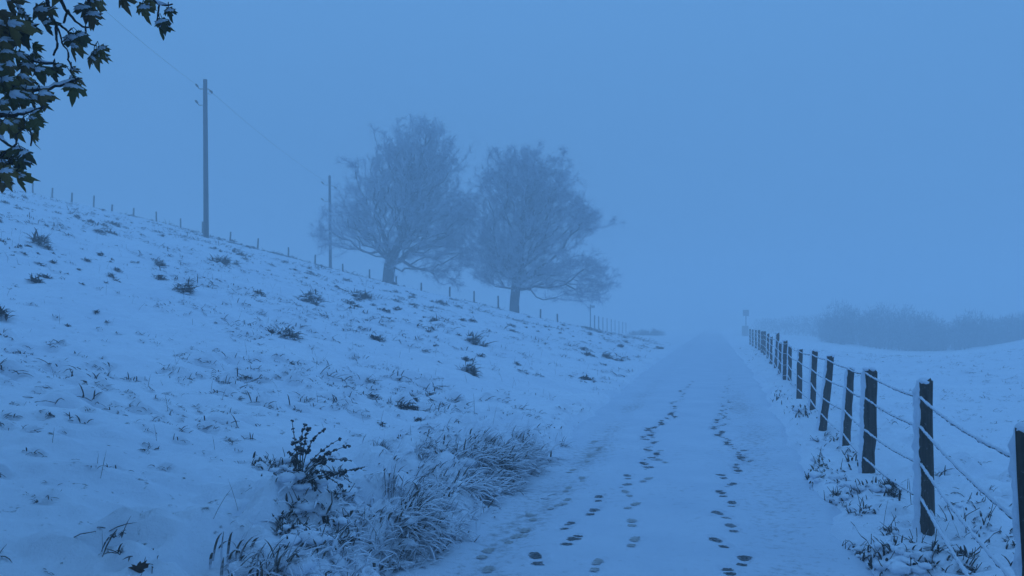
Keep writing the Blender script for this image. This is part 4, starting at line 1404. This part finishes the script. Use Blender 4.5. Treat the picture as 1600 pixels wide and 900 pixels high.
# bigger dead clumps on the slope, each a thing
def heath_clump(label, px, py, wpx, hpx, n, seed, tilt_dir=AZ_DOWN):
    r2 = np.random.default_rng(seed)
    c = hit(px, py)
    d = c[1]; k = d / F
    root = empty('dead_clump', c, label, 'plant', 'dark dead clumps on the snowy slope')
    m = MB()
    N = n * 9
    kn = r2.normal(0, 1, (max(4, n // 9), 2))
    off = (kn[r2.integers(len(kn), size=N)] + r2.normal(0, 0.20, (N, 2))) * np.array([wpx * k * 0.30, wpx * k * 0.30])
    # lie along the fall of the slope
    base = np.column_stack([c[0] + off[:, 0], c[1] + off[:, 1] - off[:, 0] * 0.5])
    base = np.column_stack([base, ground_full(base[:, 0], base[:, 1]) - 0.01])
    L = hpx * k * r2.gamma(3.0, 0.13, N)
    base[:, 2] += hpx * k * 0.45 * r2.random(N) * np.exp(-(off[:, 0] / (wpx * k * 0.35)) ** 2)
    blades(m, base, r2.normal(tilt_dir - 0.6, 1.1, N), r2.normal(0.85, 0.4, N), r2.uniform(0.3, 1.2, N), L, np.maximum(0.003 + 0.0003 * d, L * 0.08) * (1 + d / 90), 3)
    child(m.build('stems', M['tuft']), root)['kind'] = 'stuff'
    m = MB()
    for _ in range(max(4, n // 8)):
        i = r2.integers(N)
        m.blob(base[i] + np.array([-0.01, 0.05 * hpx * k, hpx * k * r2.uniform(0.0, 0.22)]), np.array([1.7, 1.2, 0.40]) * hpx * k * 0.26 * r2.uniform(0.6, 1.1), 2, 0.10)
    child(m.build('snow_pad', M['snow'], None, True), root)['kind'] = 'stuff'
for k, a in enumerate((('dead clump highest on the slope at the left edge, below the leaves', 60, 381, 34, 18, 60),
                       ('round dark clump alone in the middle of the left slope', 287, 455, 30, 18, 70),
                       ('long dark streak of dead heath just under the near pole', 345, 412, 46, 14, 80),
                       ('dark clump downhill of the near pole, left of the others', 250, 415, 40, 11, 50),
                       ('dark slanting clump below the far pole', 486, 472, 44, 16, 90),
                       ('ragged clump in the open slope below the slanting one', 448, 528, 48, 18, 90),
                       ('dark clump on the slope below the first tree trunk', 566, 466, 42, 13, 70),
                       ('dark upright clump below the second tree, at mid slope', 742, 538, 26, 20, 60),
                       ('spiky clump with thin stems downhill of the upright one', 732, 583, 16, 22, 40),
                       ('dark clump in the folds above the verge grass', 648, 625, 30, 12, 50),
                       ('dark clump low on the slope near the bend of the track', 960, 562, 40, 10, 50),
                       ('small dark clump close to the track, far up the slope', 1031, 545, 14, 6, 24),
                       ('flat dark clump at the lower left corner of the slope', 52, 778, 26, 8, 16),
                       ('dark tuft low in the left foreground with a leaning stalk', 190, 835, 20, 9, 16))):
    heath_clump(*a[:6], seed=700 + k)

# ------------------------------------------------------------------ dead stems with seed whorls, and the snow-laden shrub under them
c = hit(470, 760)
dock = empty('seed_stem_plant', c, 'dead weed with dark whorled seed heads rising from the verge grass', 'plant')
d = c[1]; k = d / F
wm = MB()
for _ in range(9):
    a = R.uniform(0, 6.28)
    wm.blob((math.cos(a) * 0.011, math.sin(a) * 0.011, R.normal(0, 0.004)), (0.0075, 0.0075, 0.007), 1, 0.3)
whorl0 = wm.build('seed_whorl', M['tuft'])
ws = MB().blob((0, 0, 0.009), (0.014, 0.013, 0.006), 2, 0.15)
first_whorl = True
def E(zx, zy): return 400 + zx * 260 / 975, 640 + zy * 240 / 900
stems = [((250, 330), (230, 200), (211, 65)), ((262, 330), (262, 190), (292, 80)), ((270, 330), (285, 190), (312, 105)), ((275, 340), (320, 200), (398, 120)),
         ((290, 350), (370, 255), (492, 172)), ((300, 360), (400, 270), (540, 212)), ((290, 380), (400, 300), (555, 300)), ((300, 400), (470, 370), (638, 338)),
         ((240, 350), (235, 290), (190, 250)), ((260, 400), (350, 330), (430, 290)), ((280, 400), (390, 360), (545, 395)), ((230, 400), (240, 330), (222, 290)), ((300, 420), (420, 400), (520, 480))]
for q_, pl in enumerate(stems):
    P = np.array([at(*E(*p), d + R.normal(0, 0.05)) for p in pl])
    u = np.linspace(0, 1, 14)[:, None]
    Q = (1 - u) ** 2 * P[0] + 2 * u * (1 - u) * (2 * P[1] - 0.5 * P[0] - 0.5 * P[2]) + u ** 2 * P[2]
    st = child(MB().tube(Q, np.linspace(0.0045, 0.0025, 14), 5).build('stem', M['stalk'], None, True), dock)
    Ltot = np.linalg.norm(np.diff(Q, axis=0), axis=1).sum()
    nw = int(np.clip(Ltot / 0.042, 4, 11))
    for w_ in range(nw):
        f = float(np.clip(0.28 + 0.72 * w_ / (nw - 1) + R.normal(0, 0.035), 0.15, 1.0))
        i = f * 13; a = int(min(i, 12)); p = Q[a] + (Q[a + 1] - Q[a]) * (i - a)
        if first_whorl: o = whorl0; first_whorl = False
        else: o = whorl0.copy(); C.objects.link(o)
        o.parent = st
        o.location = p
        sca = (1.25 - 0.45 * f) * R.uniform(0.5, 1.45)
        o.scale = (sca * R.uniform(0.7, 1.3), sca * R.uniform(0.7, 1.3), sca)
        o.rotation_euler = (R.normal(0, 0.3), R.normal(0, 0.3), R.uniform(0, 6))

def leafy_clump(name, label, cat, specs, seed, leafmat, npads=26, nleaf=160, leaf=0.035, group=None):
    """low leafy growth under cushions of snow: specs = (px, py, rx, ry) in the photograph"""
    r2 = np.random.default_rng(seed)
    q_ = np.array(specs, float)[r2.integers(len(specs), size=nleaf)]
    pts = hits(q_[:, 0] + r2.normal(0, 1, nleaf) * q_[:, 2], q_[:, 1] + r2.normal(0, 1, nleaf) * q_[:, 3])
    c = pts.mean(0); c[2] = gz(c[0], c[1])
    root = empty(name, c, label, cat, group)
    m = MB()
    n = len(pts)
    blades(m, pts - [0, 0, 0.01], r2.uniform(0, 6.28, n), r2.normal(0.5, 0.4, n), r2.uniform(0.4, 1.6, n), r2.uniform(1.0, 3.2, n) * leaf, leaf * r2.uniform(0.5, 1.0, n), 4, 0, 0.25)
    child(m.build('leaves', leafmat), root)['kind'] = 'stuff'
    m = MB()
    for _ in range(nleaf // 8):
        p = pts[r2.integers(n)]
        e = p + np.array([r2.normal(0, 0.05), r2.normal(0, 0.05), r2.uniform(0.05, 0.13)])
        m.tube(np.array([p, (p + e) / 2 + r2.normal(0, 0.01, 3), e]), np.array([0.004, 0.003, 0.002]), 4, 0, False)
    child(m.build('stems', M['stalk']), root)['kind'] = 'stuff'
    m = MB()
    for _ in range(max(2, int(npads * 0.5))):
        p = pts[r2.integers(n)]
        s_ = min(r2.gamma(4.0, 0.22), 1.15) * leaf
        m.blob(p + np.array([r2.normal(0, 0.03), 0.02 + r2.normal(0, 0.03), r2.uniform(-0.025, 0.03)]), np.array([1.7 * s_, 1.5 * s_, 0.85 * s_]) * 1.15, 2, 0.24)
    child(m.build('snow_pad', M['snow'], None, True), root)['kind'] = 'stuff'
    return root

leafy_clump('low_shrub', 'snow-buried shrub with dark leaves right under the seed stems', 'shrub', [(475, 752, 18, 8), (520, 762, 16, 8), (465, 735, 10, 8), (535, 770, 8, 6), (500, 745, 25, 8)], 801, M['tuft'], 95, 270, 0.028)
leafy_clump('low_shrub', 'snow-capped shrub with a black hollow at the lower edge of the verge', 'shrub', [(500, 845, 16, 8), (465, 835, 12, 8), (520, 815, 18, 8), (470, 795, 12, 8), (540, 840, 12, 8), (445, 822, 10, 10)], 802, M['tuft'], 115, 290, 0.030)
leafy_clump('low_shrub', 'small dark clump uphill left of the seed stems', 'shrub', [(430, 732, 12, 5), (418, 726, 10, 4)], 803, M['tuft'], 12, 90, 0.028)

# growth at the foot of the track fence
leafy_clump('weed', 'withered yellow-green weed in front of the third fence post', 'plant', [(1283, 728, 6, 8), (1276, 742, 5, 8)], 811, M['weed'], 8, 60, 0.026)
leafy_clump('weed', 'dark leafy weeds heaped with snow between track and leaning post', 'plant', [(1262, 755, 8, 8), (1305, 745, 14, 8), (1330, 770, 14, 6), (1308, 780, 6, 5)], 812, M['tuft'], 42, 150, 0.028)
leafy_clump('weed', 'dark hollow clump under the wires just right of the third post', 'plant', [(1383, 765, 12, 6), (1395, 768, 7, 6)], 813, M['tuft'], 14, 120, 0.030)
leafy_clump('weed', 'small dark sprig alone in the verge snow beside the track', 'plant', [(1267, 785, 4, 5)], 814, M['tuft'], 2, 26, 0.024)
leafy_clump('weed', 'lower small dark sprig in the verge snow beside the track', 'plant', [(1267, 812, 5, 5)], 815, M['tuft'], 3, 34, 0.026)
leafy_clump('weed', 'dark tips under a snow hump left of the nearest full post', 'plant', [(1345, 800, 12, 4), (1335, 797, 8, 4), (1392, 836, 6, 4)], 816, M['tuft'], 16, 80, 0.026)
leafy_clump('weed', 'snow-heaped leaves at the bottom edge under the nearest full post', 'plant', [(1340, 868, 18, 5), (1380, 858, 22, 6), (1432, 870, 6, 10), (1370, 885, 25, 8), (1440, 890, 22, 6), (1312, 868, 8, 3)], 817, M['tuft'], 85, 200, 0.030)
leafy_clump('weed', 'dark curled leaves in the snow below the slack wire', 'plant', [(1510, 885, 7, 8), (1508, 872, 4, 4), (1466, 858, 5, 3)], 818, M['tuft'], 9, 90, 0.030)
leafy_clump('weed', 'sparse dark weeds in the field snow behind the wires', 'plant', [(1500, 815, 26, 10), (1540, 820, 20, 14), (1580, 845, 8, 8), (1520, 790, 24, 10)], 819, M['tuft'], 16, 80, 0.022)
leafy_clump('weed', 'weeds along the foot of the farther posts', 'plant', [(1258, 648, 8, 5), (1222, 620, 8, 5), (1243, 640, 10, 4), (1300, 690, 14, 5), (1335, 715, 10, 6)], 820, M['tuft'], 26, 150, 0.034)

# fallen sticks
def stick(label, p_px, q_px, rad, lift=0.03):
    a, b = hit(*p_px), hit(*q_px)
    a = a + [0, 0, 0.005]; b = b + [0, 0, lift]
    u = np.linspace(0, 1, 9)[:, None]
    P = a + (b - a) * u
    P[1:-1] += R.normal(0, 0.006, (7, 3))
    root = empty('fallen_stick', a, label, 'stick', 'sticks lying in the verge snow')
    child(MB().tube(P, np.linspace(rad, rad * 0.5, 9), 6).build('wood', M['stalk'], None, True), root)
    child(MB().tube(P[1:-1] + [0, 0, rad * 0.9], rad * 0.7, 6, 0, True, 0.2).build('snow_strip', M['snow'], None, True), root)
stick('dark bare stick slanting in the verge snow left of the nearest full post', (1371, 868), (1330, 841), 0.006, 0.12)
stick('long bent stick rising out of the snow below the slack wire', (1513, 875), (1565, 845), 0.007, 0.10)
stick('short dark stick beside the yellow-green weed', (1283, 742), (1268, 722), 0.006, 0.10)
stick('dark stick on the slope above the verge grass', (665, 600), (690, 613), 0.010, 0.05)

# a fallen maple leaf at the bottom edge
c = hit(213, 899)
lm, v, n = leaf_mesh(470, 0.4, 0.5, 0.2)
M['brownleaf'] = m_dusted('brown_dead_leaf', (0.03, 0.016, 0.010), (0.07, 0.04, 0.022), 0.8, 1.0, 0.4, 30)
fl = lm.build('fallen_leaf', M['brownleaf'], None, True)
tag(fl, 'dark fallen maple leaf standing in the snow at the bottom edge', 'leaf')
fl.matrix_world = Matrix.Translation((c[0] + 0.0, c[1], c[2] + 0.045)) @ Matrix.Rotation(math.radians(20), 4, 'Z') @ Matrix.Rotation(math.radians(105), 4, 'X') @ Matrix.Rotation(math.radians(200), 4, 'Z') @ Matrix.Scale(0.085, 4)

# ------------------------------------------------------------------ the fog
mz = bpy.data.materials.new('fog')
mz.use_nodes = True
nt = mz.node_tree
nt.nodes.clear()
o_ = nt.nodes.new('ShaderNodeOutputMaterial')
pv = nt.nodes.new('ShaderNodeVolumePrincipled')
pv.inputs['Color'].default_value = (0.995, 0.997, 1.0, 1)
pv.inputs['Density'].default_value = HAZE_DENSITY
pv.inputs['Anisotropy'].default_value = 0.2
nt.links.new(pv.outputs[0], o_.inputs['Volume'])
mb = MB()
lo, hi = np.array([-370, -46, -3.6]), np.array([370, 410, 20.0])
v = np.array([[(lo, hi)[a][0], (lo, hi)[b][1], (lo, hi)[c_][2]] for a in (0, 1) for b in (0, 1) for c_ in (0, 1)])
f = np.array([[0, 1, 3, 2], [4, 6, 7, 5], [0, 4, 5, 1], [2, 3, 7, 6], [0, 2, 6, 4], [1, 5, 7, 3]])
mb.add(v, f)
haze = mb.build('haze', mz)
tag(haze, kind='stuff')
bpy.context.view_layer.update()
